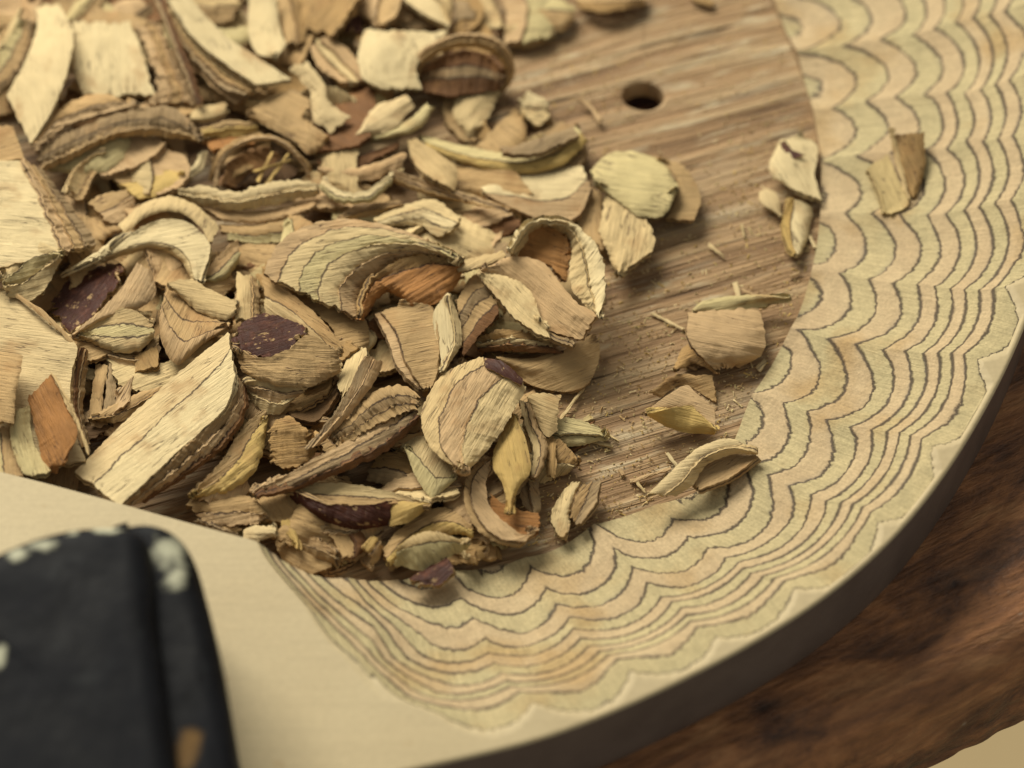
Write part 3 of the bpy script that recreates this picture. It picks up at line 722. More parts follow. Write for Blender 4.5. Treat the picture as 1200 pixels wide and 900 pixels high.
# --- round scoop chips at left centre
chip('round pale scoop chip with nested rim over a brown cup',
     P([(138, 264), (165, 240), (195, 230), (225, 238), (250, 258), (257, 268)], [(148, 274), (172, 254), (203, 248), (226, 258), (240, 274), (245, 286)], 15, 'p', bulge=1.5, fib='v', rag=.7),
     P([(116, 306), (150, 276), (190, 257), (225, 263), (246, 290), (236, 328)], [(73, 326), (118, 309), (155, 297), (185, 293), (210, 305), (224, 327)], 16, 'cp', ply=(.72,), bulge=3.0, rag=.6, step=.2),
     P([(158, 306), (185, 294), (208, 304), (223, 326)], [(174, 324), (188, 333), (205, 334), (223, 330)], 13, 't', bulge=-1.5, fib='v'), group=G_PILE)
chip('tan blade chip tapering from the brown cup to a sharp tip', P([(160, 308), (140, 340), (110, 370), (84, 391)], [(178, 318), (182, 345), (160, 363), (120, 376), (88, 394)], 17, 'k', bulge=1.5, rag=.5), group=G_PILE)
chip('dark purple stained chip with pale flaw in the left hollow', P([(62, 356), (75, 335), (100, 314), (142, 311)], [(74, 386), (90, 389), (115, 360), (139, 330)], 14, 'd', bulge=1.5, rag=2.2), group=G_PILE)
chip('pale chip with wavy dark lines below the tan blade', P([(93, 391), (118, 369), (150, 362), (179, 377)], [(92, 394), (125, 410), (160, 413), (179, 396)], 16, 'pgp', ply=(.35, .65), bulge=2, rag=1), group=G_PILE)
chip('small tan chip tucked under the pale wavy lined chip', P([(123, 411), (160, 415), (178, 400), (187, 388)], [(130, 422), (150, 429), (175, 426), (188, 411)], 14, 'tk', ply=(.5,), bulge=1.4), group=G_PILE)
chip('fan shaped tan chip with two dark seams beside the big slab', P([(195, 334), (220, 352), (245, 362), (271, 374)], [(186, 374), (190, 402), (208, 428), (236, 405), (266, 386)], 16, 'ttk', ply=(.30, .62), bulge=3, fib='v', rough=.2, rag=.8),
     P([(198, 332), (225, 328), (255, 344), (276, 352)], [(206, 342), (228, 362), (255, 375), (276, 370)], 17, 'p', bulge=1.5), group=G_PILE)
chip('short pale leaf chip right of the round scoop', P([(237, 325), (250, 305), (278, 282)], [(240, 331), (262, 330), (281, 305)], 13, 'kg', ply=(.5,), bulge=1.5), group=G_PILE)
chip('upright pale stub chip above the tip of the big slab', P([(277, 318), (276, 345), (275, 374)], [(300, 325), (304, 345), (302, 374)], 15, 'pt', ply=(.75,), bulge=1), group=G_PILE)
# --- blocks at the left edge
chip('thick pale block chip with tan shoulder at the heap edge',
     P([(-60, 150), (-60, 172), (-60, 192)], [(14, 147), (21, 165), (29, 187)], 23, 't', bulge=.6, rag=.6, fib='v', th=2),
     P([(-60, 192), (-60, 250), (-60, 330)], [(29, 187), (46, 222), (76, 294)], 23, 'c', bulge=.5, rag=.5, fib='v', th=2),
     P([(27, 186), (46, 222), (76, 294)], [(50, 199), (82, 240), (113, 283)], 21, 'kta', ply=(.33, .66), bulge=.5, rough=.4, rag=1.3, zA=1, zB=-3), group=G_PILE)
chip('rounded striped end chip leaning on the thick pale block', P([(2, 320), (25, 291), (50, 285), (73, 297)], [(10, 346), (35, 353), (55, 337), (71, 306)], 22, 'pgp', ply=(.3, .62), bulge=2.5, rag=1.1, rough=.25), group=G_PILE)
chip('smooth pale block chip with brown layered flank under the orange curl',
     P([(-60, 340), (-60, 420), (-60, 560)], [(6, 337), (50, 370), (89, 404), (83, 440), (84, 490), (100, 540)], 19, 'c', bulge=.6, rag=.5, fib='v', th=2),
     P([(3, 333), (50, 364), (88, 400)], [(6, 340), (50, 372), (90, 408)], 19.6, 't', bulge=.3, th=1),
     P([(89, 405), (84, 440), (84, 480), (98, 525)], [(106, 411), (101, 440), (98, 490), (106, 520)], 17, 'tba', ply=(.3, .65), bulge=.5, rough=.4, zA=1.5, zB=-3), group=G_PILE)
chip('orange brown curl chip with upright pale blade on the smooth block',
     P([(32, 468), (40, 500), (52, 548), (66, 552)], [(60, 437), (76, 470), (91, 507), (76, 537)], 23, 'o', bulge=2.5, rag=.8, th=1),
     P([(59, 436), (84, 480), (103, 534)], [(65, 439), (91, 492), (106, 528)], 25, 'p', bulge=.3, th=1, rag=.6), group=G_PILE)
chip('tan curl chip standing beside the orange brown curl', P([(-15, 413), (-15, 495)], [(28, 415), (21, 450), (16, 495)], 25, 't', bulge=2, rag=.7, fib='v'), group=G_PILE)
chip('greenish pale twisted chip between the tan and orange curls', P([(16, 482), (12, 515), (25, 552), (38, 558)], [(35, 475), (38, 515), (52, 540), (60, 552)], 23, 'g', bulge=2, rag=.6), group=G_PILE)
chip('greenish chip at the edge below the tan curl', P([(-15, 500), (-15, 556)], [(14, 500), (22, 540), (28, 556)], 21, 'gt', ply=(.5,), bulge=1.5), group=G_PILE)
for k, (A, B, tn) in enumerate((([(112, 428), (104, 490)], [(126, 430), (118, 492)], 't'), ([(128, 425), (120, 488)], [(139, 428), (133, 486)], 'a'), ([(138, 462), (131, 486)], [(157, 440), (152, 470)], 'k'), ([(158, 418), (160, 436)], [(184, 405), (186, 428)], 'w'))):
    chip(('tan', 'grey', 'rosy', 'ochre')[k] + ' stick chip in the shaded hollow above the big slab', P(A, B, 13 + .7 * k, tn, bulge=.8, rough=.3), group=G_PILE)
chip('tan strip chip lying along the upper edge of the big slab', P([(104, 490), (150, 465), (194, 449)], [(110, 494), (142, 493), (190, 464)], 14, 'tw', ply=(.6,), bulge=1.2), group=G_PILE)
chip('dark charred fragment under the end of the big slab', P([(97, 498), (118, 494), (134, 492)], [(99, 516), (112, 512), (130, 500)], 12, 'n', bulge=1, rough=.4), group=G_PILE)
# --- the big slab
chip('big flat cream slab chip with a groove and crumbling layered flank',
     P([(268, 389), (215, 432), (150, 490), (88, 552)], [(275, 441), (262, 479), (205, 532), (141, 592)], 20, 'cc', ply=(.40,), bulge=.4, rag=.6, th=2, step=.25, rough=.08),
     P([(276, 442), (264, 480), (207, 533), (145, 592)], [(289, 450), (287, 490), (245, 540), (168, 590)], 18, 'akb', ply=(.45, .85), bulge=.6, rough=.55, rag=1.4, zA=1.2, zB=-2.5), group=G_PILE)
chip('tan crumbly leaf chip leaning against the big slab', P([(312, 478), (285, 500), (255, 545), (224, 581)], [(314, 498), (306, 535), (291, 562), (262, 579), (228, 583)], 14, 'ty', ply=(.4,), bulge=1.5, rough=.4, rag=1.2), group=G_PILE)
# --- centre
chip('tan chip with dark purple stained crown and layered notch',
     P([(272, 396), (288, 373), (325, 369), (360, 384)], [(276, 408), (300, 418), (335, 411), (360, 398)], 19, 'd', bulge=1, rag=1.8, zB=.4),
     P([(273, 404), (300, 419), (335, 411), (362, 392), (396, 412)], [(284, 436), (320, 451), (362, 453), (400, 436)], 18.5, 't', bulge=1, rag=1.0),
     P([(287, 447), (325, 445), (362, 455)], [(289, 462), (306, 481), (326, 486), (342, 470)], 16, 'pkp', ply=(.35, .68), bulge=.6, zB=-2),
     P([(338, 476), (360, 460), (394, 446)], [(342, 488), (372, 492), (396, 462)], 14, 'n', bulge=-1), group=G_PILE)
chip('wide pale tan fan chip under the ribbed scoop', P([(308, 322), (335, 340), (370, 368), (400, 402)], [(310, 372), (345, 385), (382, 425), (400, 446)], 15, 'tp', ply=(.5,), bulge=1.5, fib='u'), group=G_PILE)
chip('large ribbed scoop chip with four dark arcs and a brown torn face',
     P([(309, 322), (322, 292), (350, 268), (395, 257), (440, 261), (490, 277), (540, 306)], [(422, 373), (418, 352), (428, 334), (446, 318), (462, 308), (500, 300), (540, 309)], 18, 'kpgpk', ply=(.17, .36, .56, .8), bulge=4.5, rag=.9, rough=.2, step=.5, zB=-1.5, th=1.6),
     P([(424, 372), (428, 340), (446, 318), (470, 304), (500, 299), (543, 309)], [(428, 372), (450, 344), (470, 350), (488, 361), (520, 352), (544, 320)], 17, 'wo', ply=(.22,), bulge=1.2, rag=1.4, rough=.35, zB=-3), group=G_PILE)
chip('pale thin tail chip joining the ribbed scoop and the folded chip', P([(533, 310), (560, 300), (592, 294)], [(537, 319), (565, 312), (592, 304)], 16, 'p', bulge=.6), group=G_PILE)
chip('folded tan chip with orange hollow and pale ruffled wall',
     P([(598, 292), (612, 267), (640, 256), (675, 264), (700, 290), (710, 335), (702, 370)], [(606, 300), (622, 277), (646, 269), (664, 282), (668, 310), (668, 335), (692, 366)], 18, 'cp', ply=(.5,), bulge=2, zA=2, rag=1.2, rough=.4, fib='v'),
     P([(598, 294), (615, 273), (640, 265), (662, 279), (667, 302)], [(608, 308), (628, 306), (648, 314), (664, 332)], 15, 'o', bulge=-1, rough=.4),
     P([(572, 312), (600, 300), (635, 307), (655, 329), (673, 352), (700, 368)], [(562, 318), (592, 338), (625, 358), (640, 385), (680, 398)], 18, 'k', bulge=1.5, rag=.7),
     P([(562, 318), (595, 324), (622, 342), (634, 372)], [(560, 323), (585, 352), (612, 380), (645, 397)], 17, 'p', bulge=1.2),
     P([(563, 325), (590, 352), (620, 378), (670, 400)], [(566, 333), (592, 362), (625, 392), (671, 410)], 16, 'ta', ply=(.6,), bulge=.6), group=G_PILE)
chip('ridged tan chip standing left of the folded chip', P([(536, 350), (552, 325), (570, 318)], [(543, 418), (560, 395), (585, 368)], 14, 'tatb', ply=(.28, .52, .78), bulge=1, rough=.3, fib='v'), group=G_PILE)
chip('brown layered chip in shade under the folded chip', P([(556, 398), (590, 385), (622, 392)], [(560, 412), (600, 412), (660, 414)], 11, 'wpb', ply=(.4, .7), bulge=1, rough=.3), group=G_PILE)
chip('pale upright blade chip beside the hollow tan chip', P([(523, 343), (507, 370), (515, 410), (518, 433)], [(528, 346), (539, 375), (540, 405), (521, 435)], 17, 'cp', ply=(.75,), bulge=1.2, rag=.5), group=G_PILE)
chip('hollow tan chip with rounded rim in front of the ribbed scoop', P([(440, 368), (455, 400), (468, 432), (492, 456)], [(470, 356), (505, 360), (514, 400), (513, 430), (506, 453)], 14, 'kt', ply=(.2,), bulge=-1.5, fib='v', rag=.6), group=G_PILE)
chip('crescent chip of nested pale and tan layers with fluted wedge',
     P([(562, 418), (522, 437), (498, 470), (495, 505), (515, 536), (545, 553)], [(618, 453), (604, 478), (590, 502), (574, 524), (560, 540), (547, 554)], 17, 'pkp', ply=(.22, .58), bulge=3, rag=.8, rough=.25, step=.6, th=1.6),
     P([(566, 419), (590, 424), (612, 444)], [(570, 431), (592, 441), (612, 452)], 18.5, 'd', bulge=.6, rag=.6), group=G_PILE)
chip('smooth tan tongue chip lying flat on the board beside the crescent', P([(582, 418), (620, 420), (660, 410), (692, 392)], [(592, 432), (625, 452), (665, 459), (692, 446), (703, 412), (698, 392)], 9.5, 't', bulge=2, rag=.4), group=G_PILE)
chip('yellow ochre leaf chip hanging below the crescent', P([(600, 485), (582, 520), (577, 545), (588, 566), (596, 600)], [(604, 487), (616, 515), (622, 550), (608, 572), (598, 602)], 13.5, 'y', bulge=2, rag=.5), group=G_PILE)
chip('grey folded strip chip beside the yellow ochre leaf', P([(608, 468), (614, 495), (625, 525), (622, 559)], [(622, 474), (631, 500), (641, 520), (637, 545), (628, 561)], 12.5, 'pa', ply=(.5,), bulge=1.5, rough=.3),
     P([(616, 464), (636, 460), (656, 463)], [(625, 487), (640, 512), (653, 505)], 11.5, 'p', bulge=1),
     P([(643, 510), (640, 555)], [(653, 518), (651, 563)], 9, 'w', bulge=1), group=G_PILE)
chip('curled chip with dark rim and orange hollow at the foot of the heap',
     P([(576, 535), (552, 552), (543, 576), (550, 606), (572, 631), (606, 641)], [(574, 546), (570, 570), (573, 592), (590, 610), (612, 626), (633, 620)], 11.5, 'tk', ply=(.28,), bulge=1.5, rag=.9),
     P([(574, 578), (590, 590), (610, 598), (632, 601)], [(575, 600), (592, 614), (612, 627), (632, 620)], 11, 'o', bulge=-1, zA=1), group=G_PILE)
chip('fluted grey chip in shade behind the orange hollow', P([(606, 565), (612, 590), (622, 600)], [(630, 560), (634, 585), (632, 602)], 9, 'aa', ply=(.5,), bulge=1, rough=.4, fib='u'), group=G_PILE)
chip('small pale curl chip with dark folded slot near the carved slope', P([(672, 563), (650, 590), (645, 610), (656, 631)], [(682, 566), (672, 585), (668, 600), (668, 618)], 8.5, 'p', bulge=1.2),
     P([(684, 567), (674, 585), (670, 608)], [(704, 564), (697, 590), (680, 615)], 8.8, 'ta', ply=(.5,), bulge=-.8, zB=1), group=G_PILE)
chip('pale cup chip at the end of the brown spar', P([(468, 514), (490, 508), (512, 525), (536, 556)], [(476, 530), (488, 560), (506, 583), (533, 564)], 12, 'pg', ply=(.55,), bulge=2, rag=.7, fib='v'), group=G_PILE)
chip('long split brown spar chip lying across the heap front', P([(296, 575), (340, 554), (400, 519), (450, 489), (486, 470)], [(304, 584), (345, 575), (410, 550), (456, 526), (491, 495)], 15, 'kab', ply=(.4, .75), bulge=1.2, rough=.45, rag=1.0, th=2), group=G_PILE)
chip('crumbled layered chip behind the long brown spar', P([(388, 505), (420, 478), (440, 458), (470, 452), (490, 462)], [(398, 522), (425, 508), (452, 492), (488, 478)], 15.5, 'tat', ply=(.35, .7), bulge=1.5, rough=.7, rag=1.6, fib='v'), group=G_PILE)
chip('grey tan blade chip slanting across the crumbled chip', P([(360, 527), (395, 480), (420, 432), (430, 417)], [(374, 521), (410, 486), (440, 446), (448, 424)], 17.5, 'ak', ply=(.5,), bulge=1, rag=.7), group=G_PILE)
chip('orange tan torn chip below the layered notch', P([(316, 500), (340, 489), (368, 510)], [(318, 541), (345, 549), (380, 525)], 14, 'w', bulge=1.2, rag=1.8, rough=.3), group=G_PILE)
chip('pale edge chip above the grey tan blade', P([(395, 450), (405, 425), (425, 405)], [(402, 465), (418, 440), (430, 415)], 16, 'p', bulge=.8, rag=1.2), group=G_PILE)
chip('canoe shaped chip with dark purple stained side on the heap front',
     P([(324, 578), (350, 568), (405, 566), (455, 576), (503, 590)], [(342, 580), (380, 589), (430, 592), (470, 590), (503, 592)], 14, 'pt', ply=(.6,), bulge=-.8),
     P([(341, 574), (380, 590), (420, 592), (459, 587)], [(338, 584), (368, 606), (415, 620), (456, 616)], 14, 'd', bulge=1.6, rag=.6, zB=-2.5),
     P([(459, 587), (480, 588), (504, 590)], [(456, 617), (480, 611), (503, 594)], 14, 'y', bulge=1.2, rag=.5, zB=-2.5), group=G_PILE)
chip('wide tan chip beneath the end of the canoe shaped chip', P([(448, 642), (480, 610), (520, 594), (552, 614)], [(458, 662), (490, 638), (530, 627), (555, 631)], 10.5, 'ty', ply=(.5,), bulge=1.5), group=G_PILE)
chip('pale fluted chip at the inner rim of the carved slope', P([(466, 642), (490, 625), (520, 624), (549, 638)], [(463, 662), (495, 668), (530, 652), (551, 641)], 12, 'pg', ply=(.3,), bulge=1.8, rough=.3, fib='v'), group=G_PILE)
chip('small dark purple chip resting on the first gouge cuts', P([(481, 677), (498, 666), (520, 650)], [(493, 684), (516, 685), (531, 668)], 11.5, 'd', bulge=2, rag=1.2), group=G_PILE)
# --- upper middle
chip('broad pale flat chip joined below the big open curl', P([(427, 34), (420, 60), (424, 90), (446, 103)], [(524, 38), (503, 55), (488, 75), (494, 104)], 15, 'c', bulge=1.5, rag=.8, th=1.6), group=G_PILE)
chip('big open curl chip with ribbed brown inside',
     P([(484, 90, -5), (492, 65, 0), (520, 47, 4), (560, 41, 5), (590, 54, 3), (601, 80, -3), (588, 109, -9)], [(490, 97, -5), (498, 75, -1), (525, 59, 2.5), (560, 57, 3.2), (584, 69, 1), (592, 90, -4), (582, 106, -9)], 15, 'kt', ply=(.5,), bulge=.8, th=1.1),
     P([(496, 82), (525, 63), (560, 60), (590, 82)], [(490, 104), (520, 112), (550, 109), (586, 106)], 10.5, 'bab', ply=(.35, .6), bulge=-1.5, rough=.4, fib='v', zA=2.5, zB=-2), group=G_PILE)
chip('pale triangular chip at the back edge beside the open curl', P([(466, -8), (495, 15), (526, 31)], [(505, -10), (527, -5), (528, 28)], 13, 'cp', ply=(.7,), bulge=1), group=G_PILE)
chip('rosy plate chip behind the broad pale chip', P([(428, 30), (432, 10), (440, -8)], [(486, 24), (478, 5), (470, -8)], 10, 'k', bulge=1), group=G_PILE)
chip('pale spindle chip below the broad pale chip', P([(417, 156), (440, 125), (475, 112)], [(425, 161), (460, 151), (486, 124)], 14, 'c', bulge=1.8, rough=.25), group=G_PILE)
chip('yellow spindle chip beside the pale spindle', P([(433, 161), (480, 140), (500, 121)], [(446, 164), (490, 152), (509, 127)], 13, 'g', bulge=1.5), group=G_PILE)
chip('green tinted stub chip behind the pale spindle', P([(420, 130), (425, 115), (440, 108)], [(428, 145), (440, 130), (452, 115)], 12, 'g', bulge=1), group=G_PILE)
chip('grey brown strip chip above the boat shaped chip', P([(363, 190), (400, 170), (465, 160)], [(375, 194), (420, 194), (468, 171)], 12, 'ab', ply=(.6,), bulge=1.2, rough=.3), group=G_PILE)
chip('rosy strip chip in front of the grey brown strip', P([(373, 196), (420, 196), (476, 178)], [(380, 206), (430, 212), (473, 195)], 13, 'k', bulge=1.2), group=G_PILE)
chip('pale boat shaped chip with serrated rim', P([(376, 208), (402, 224), (432, 222), (461, 203)], [(377, 226), (402, 239), (436, 236), (459, 215)], 14, 'cg', ply=(.5,), bulge=1.2, rag=1.4), group=G_PILE)
chip('pale folded gable chip behind the rosy ridge chip', P([(477, 165), (485, 190), (502, 206)], [(488, 162), (520, 184), (536, 200), (533, 223)], 14, 'p', bulge=1.5, rag=.6), group=G_PILE)
chip('rosy ridge chip running out to a thin point', P([(459, 200), (490, 210), (540, 231), (596, 250)], [(460, 213), (495, 227), (550, 239), (599, 249)], 13, 'kt', ply=(.5,), bulge=1.2, rag=.7), group=G_PILE)
chip('two layered yellow tan leaf chip pointing toward the hole', P([(490, 157), (540, 170), (600, 178), (640, 168), (673, 147)], [(504, 175), (545, 192), (610, 204), (660, 193), (689, 164)], 11, 'gy', ply=(.5,), bulge=2.2, rag=.7), group=G_PILE)
chip('grey leaf chip resting on the two layered yellow leaf', P([(582, 172), (610, 168), (672, 148)], [(590, 178), (625, 180), (680, 158)], 13.5, 'a', bulge=.8), group=G_PILE)
chip('smooth pale leaf chip over a tan under layer', P([(562, 219), (590, 205), (640, 198), (682, 194)], [(575, 231), (600, 243), (640, 259), (676, 254), (693, 222)], 10.5, 'ck', ply=(.6,), bulge=2.2, rag=.5, step=.7), group=G_PILE)
chip('tan board like chip lying flat between the leaf chips and folded chip', P([(535, 225), (560, 232), (595, 252)], [(540, 290), (570, 292), (600, 275)], 7, 't', bulge=.6), group=G_PILE)
chip('pale layered fan chip behind the ribbed scoop', P([(437, 257), (475, 240), (510, 234), (539, 256)], [(455, 266), (490, 264), (512, 276), (528, 272)], 14, 'pcp', ply=(.35, .7), bulge=1.5, rag=.9), group=G_PILE)
chip('small rosy chip left of the pale layered fan', P([(395, 255), (420, 240), (470, 235)], [(402, 262), (430, 256), (474, 244)], 12, 'kt', ply=(.5,), bulge=1), group=G_PILE)
chip('crumbled brown fragment at the back beside the open curl', P([(532, 33), (555, 28), (585, 38)], [(538, 44), (560, 42), (588, 50)], 7.5, 'ba', ply=(.5,), bulge=1.5, rough=.7, rag=2), group=G_PILE)
chip('pale notched chip on the board behind the open curl', P([(590, 30), (620, 25), (649, 38)], [(600, 56), (625, 56), (647, 43)], 7.5, 'pt', ply=(.7,), bulge=1.2), group=G_PILE)
chip('tan saddle chip on the board at the back', P([(622, 5), (650, -2), (673, 8)], [(632, 22), (655, 37), (672, 26)], 7.5, 'gt', ply=(.35,), bulge=2), group=G_PILE)
chip('tan leaf chip on the board beyond the hole', P([(674, -10), (715, -15), (758, -8)], [(678, 10), (712, 14), (757, 6)], 7.5, 'tw', ply=(.6,), bulge=1.2), group='loose chips on the base board')
chip('tiny brown chip on the board behind the hole', P([(806, -6), (834, -2)], [(812, 1), (836, 8)], 6.4, 'w', bulge=.5, th=.8), group='loose chips on the base board')
chip('crumpled pale flake left of the hole', P([(610, 116), (620, 107), (636, 116)], [(614, 136), (630, 147), (646, 136)], 8, 'cp', ply=(.5,), bulge=1.5, rag=1.5, rough=.4), group='loose chips on the base board')
chip('bent splinter with pale tip beside the hole', P([(676, 113), (690, 122), (705, 138)], [(679, 118), (690, 128), (702, 146)], 7, 'k', bulge=.8, th=.8), name='wood_splinter', cat='splinter')
# --- right of the heap, on the board
G_L = 'loose chips on the base board'
chip('rounded greenish chip with tan rim and pale ruffled tail on the board',
     P([(693, 201), (710, 182), (740, 177), (775, 190), (794, 216)], [(700, 216), (725, 236), (750, 253), (780, 251), (793, 224)], 11, 'g', bulge=3, rag=.6, rough=.2),
     P([(762, 181), (800, 194), (821, 230), (813, 258)], [(776, 191), (794, 216), (786, 246), (780, 255)], 9, 't', bulge=1.2, rag=.6, fib='v'),
     P([(710, 225), (703, 270), (722, 321)], [(742, 236), (760, 262), (766, 290), (727, 320)], 10.5, 'p', bulge=1.5, rough=.45, rag=1.3), group=G_L)
chip('tan flake chip tucked under the rounded greenish chip', P([(688, 216), (674, 256), (698, 292)], [(706, 226), (706, 262), (710, 292)], 8, 't', bulge=1), group=G_L)
chip('cream chip with a purple notch leaning on the ring edge', P([(914, 165), (902, 190), (906, 206), (926, 221)], [(934, 159), (958, 170), (955, 205), (963, 234)], 8.5, 'c', bulge=2, rag=.5, zB=1.5, fib='u'),
     P([(914, 168), (922, 184), (932, 188)], [(919, 164), (930, 176), (942, 180)], 10.4, 'd', bulge=.3, th=.4, rag=1), group=G_L)
chip('tiny cream petal chip below the notched cream chip', P([(889, 226), (893, 239), (914, 253)], [(897, 220), (910, 228), (916, 250)], 6.8, 'c', bulge=1, th=.8, rag=.4), group=G_L)
chip('yellow cream tooth shaped chip beside the ring edge', P([(927, 232), (917, 256), (922, 286), (933, 297)], [(940, 235), (952, 246), (946, 280), (938, 298)], 7.8, 'yc', ply=(.3,), bulge=2, rag=.5), group=G_L)
chip('barrel shaped rosy chip with cracks and a green cap leaf',
     P([(807, 366), (808, 400), (838, 433)], [(888, 360), (897, 390), (893, 415), (868, 430)], 8.2, 'k', bulge=1.5, bend=3.2, z0=1.2, z1=-1.6, rag=.7, rough=.3, fib='v', th=1.6),
     P([(812, 362), (830, 351), (880, 345), (926, 348)], [(818, 369), (845, 374), (880, 363), (926, 353)], 10, 'g', bulge=1.2, rag=.5),
     P([(789, 431), (803, 405), (828, 409)], [(797, 433), (815, 426), (841, 439)], 8, 'w', bulge=1.2, rag=1), group=G_L)
chip('tent shaped chip with yellow underside on the bare board',
     P([(756, 482), (800, 452), (816, 461), (837, 478)], [(758, 485), (805, 475), (816, 480), (838, 503)], 11, 'k', bulge=.5, rag=.4, zB=1),
     P([(758, 485), (805, 475.5), (816, 481), (838, 504)], [(760, 488), (785, 502), (810, 508), (838, 509)], 12, 'y', bulge=1, rag=.4, zB=-3.5), group=G_L)
chip('pale flat flake behind the tent shaped chip', P([(762, 460), (790, 440), (836, 440)], [(775, 466), (800, 452), (838, 470)], 6.6, 't', bulge=.4, th=.8), group=G_L)
chip('pale open curl chip with grey inner lens on the carved slope edge',
     P([(760, 578), (790, 549), (820, 524), (855, 514), (886, 527)], [(792, 582), (812, 568), (828, 545), (858, 533), (888, 533)], 11.5, 'cp', ply=(.6,), bulge=1.5, rag=.5),
     P([(814, 566), (820, 545), (850, 531), (884, 530)], [(820, 574), (850, 562), (870, 550), (887, 536)], 10.5, 'a', bulge=-1, rag=.5), group=G_L)
chip('green shell chip and brown blade caught on the scalloped slope',
     P([(1016, 197), (1030, 225), (1037, 249)], [(1040, 181), (1054, 213), (1064, 239), (1044, 251)], 11.6, 'g', bulge=-1, rag=.5, z0=1),
     P([(1041, 150), (1049, 190), (1062, 231)], [(1047, 150), (1057, 190), (1067, 231)], 12.5, 'p', bulge=.2, th=.8, z0=5),
     P([(1047, 158), (1056, 195), (1066, 231)], [(1083, 154), (1083, 197), (1074, 228)], 11.3, 'w', bulge=1.2, rag=.6, z0=5), group='chips on the carved slope')

# rubble in front of the heap, along the inner edge of the ring
for lab, A, B, z, tn, py in (
    ('flat tan chip in the rubble behind the uncarved rim', [(218, 586), (250, 580), (290, 580), (313, 601)], [(238, 611), (270, 616), (300, 613), (312, 610)], 12, 'tk', (.6,)),
    ('white splintered chip in the rubble behind the uncarved rim', [(283, 622), (300, 616), (322, 616)], [(290, 633), (305, 634), (324, 628)], 13, 'c', ()),
    ('pointed tan splinter in the rubble beside the white chip', [(330, 612), (338, 628), (346, 642)], [(340, 606), (348, 625), (352, 640)], 12.5, 'y', ()),
    ('brown shingle chip in the rubble below the canoe chip', [(385, 625), (395, 640), (402, 652)], [(425, 622), (430, 636), (425, 650)], 10.5, 'tb', (.6,)),
    ('small ochre wedge in the rubble beside the first gouge cut', [(428, 640), (434, 632), (440, 626)], [(436, 662), (444, 655), (450, 640)], 11, 'yt', (.5,)),
    ('grey tan chip in the rubble under the long brown spar', [(345, 605), (360, 596), (385, 604)], [(340, 622), (365, 626), (384, 618)], 10.5, 'ta', (.5,)),
    ('dark split chip in the rubble under the big slab', [(235, 600), (255, 612), (282, 620)], [(228, 612), (250, 626), (280, 632)], 11, 'ta', (.5,)),
    ('rosy chip in the rubble at the corner of the carved slope', [(355, 628), (372, 632), (392, 645)], [(352, 645), (370, 655), (392, 664)], 10, 'kt', (.5,)),
    ('ochre broken chip in the rubble above the canoe chip', [(440, 535), (470, 530), (496, 550)], [(430, 562), (465, 572), (492, 580)], 9, 'wa', (.5,))):
    chip(lab, P(A, B, z, tn, ply=py, bulge=1.2, rag=1.4, rough=.3), group='rubble of small chips along the ring')

# filler chips: the body of the heap that shows in the gaps
def in_heap(x, y):
    poly = [(-40, -40), (640, -40), (610, 90), (560, 140), (680, 160), (690, 250), (690, 420), (640, 560), (560, 640), (400, 655), (200, 596), (-40, 540)]
    c = False
    for k in range(len(poly)):
        (x0, y0), (x1, y1) = poly[k], poly[k - 1]
        if (y0 > y) != (y1 > y) and x < (x1 - x0) * (y - y0) / (y1 - y0) + x0: c = not c
    return c
TONE_WORD = {'p': 'pale', 't': 'tan', 'k': 'rosy', 'g': 'greenish', 'w': 'ochre', 'b': 'dark brown', 'a': 'grey'}
FILL = []
n = 0
while n < 175:
    x, y = RNG.uniform(-40, 690), RNG.uniform(-40, 650)
    if not in_heap(x, y): continue
    L = RNG.uniform(64, 130); w = RNG.uniform(36, 70); a = RNG.uniform(0, math.pi); cv = RNG.uniform(-.25, .25) * L
    edge = min(1.0, max(0, (640 - x) / 250), max(0, (640 - y) / 60 + .1))
    z = 7.0 + RNG.uniform(0, 6.5) * edge
    ca, sa = math.cos(a), math.sin(a)
    e0, e1 = RNG.uniform(.08, .45), RNG.uniform(.08, .45)
    def pt(u, v): return (x + u * ca - v * sa, y + (u * sa + v * ca) * .77)
    A = [pt(-L / 2, -w * e0), pt(-L / 5, -w / 2 + cv * .8), pt(L / 5, -w / 2 + cv * .8), pt(L / 2, -w * e1)]
    B = [pt(-L / 2, w * e0), pt(-L / 5, w / 2 + cv), pt(L / 5, w / 2 + cv), pt(L / 2, w * e1)]
    tn = RNG.choice('pptttkkgwwba')
    t2 = tn + RNG.choice('ptkg') if RNG.random() < .5 else tn
    FILL.append((x, y, tn, P(A, B, z, t2, ply=(RNG.uniform(.4, .65),) if len(t2) > 1 else (), bulge=RNG.choice((-1.2, 1.5, 2.2)), zA=RNG.uniform(-2, 2), z0=RNG.uniform(-1.5, 1.5), rag=1.3, rough=.25, fib=RNG.choice('uv'))))
    n += 1
n = 0
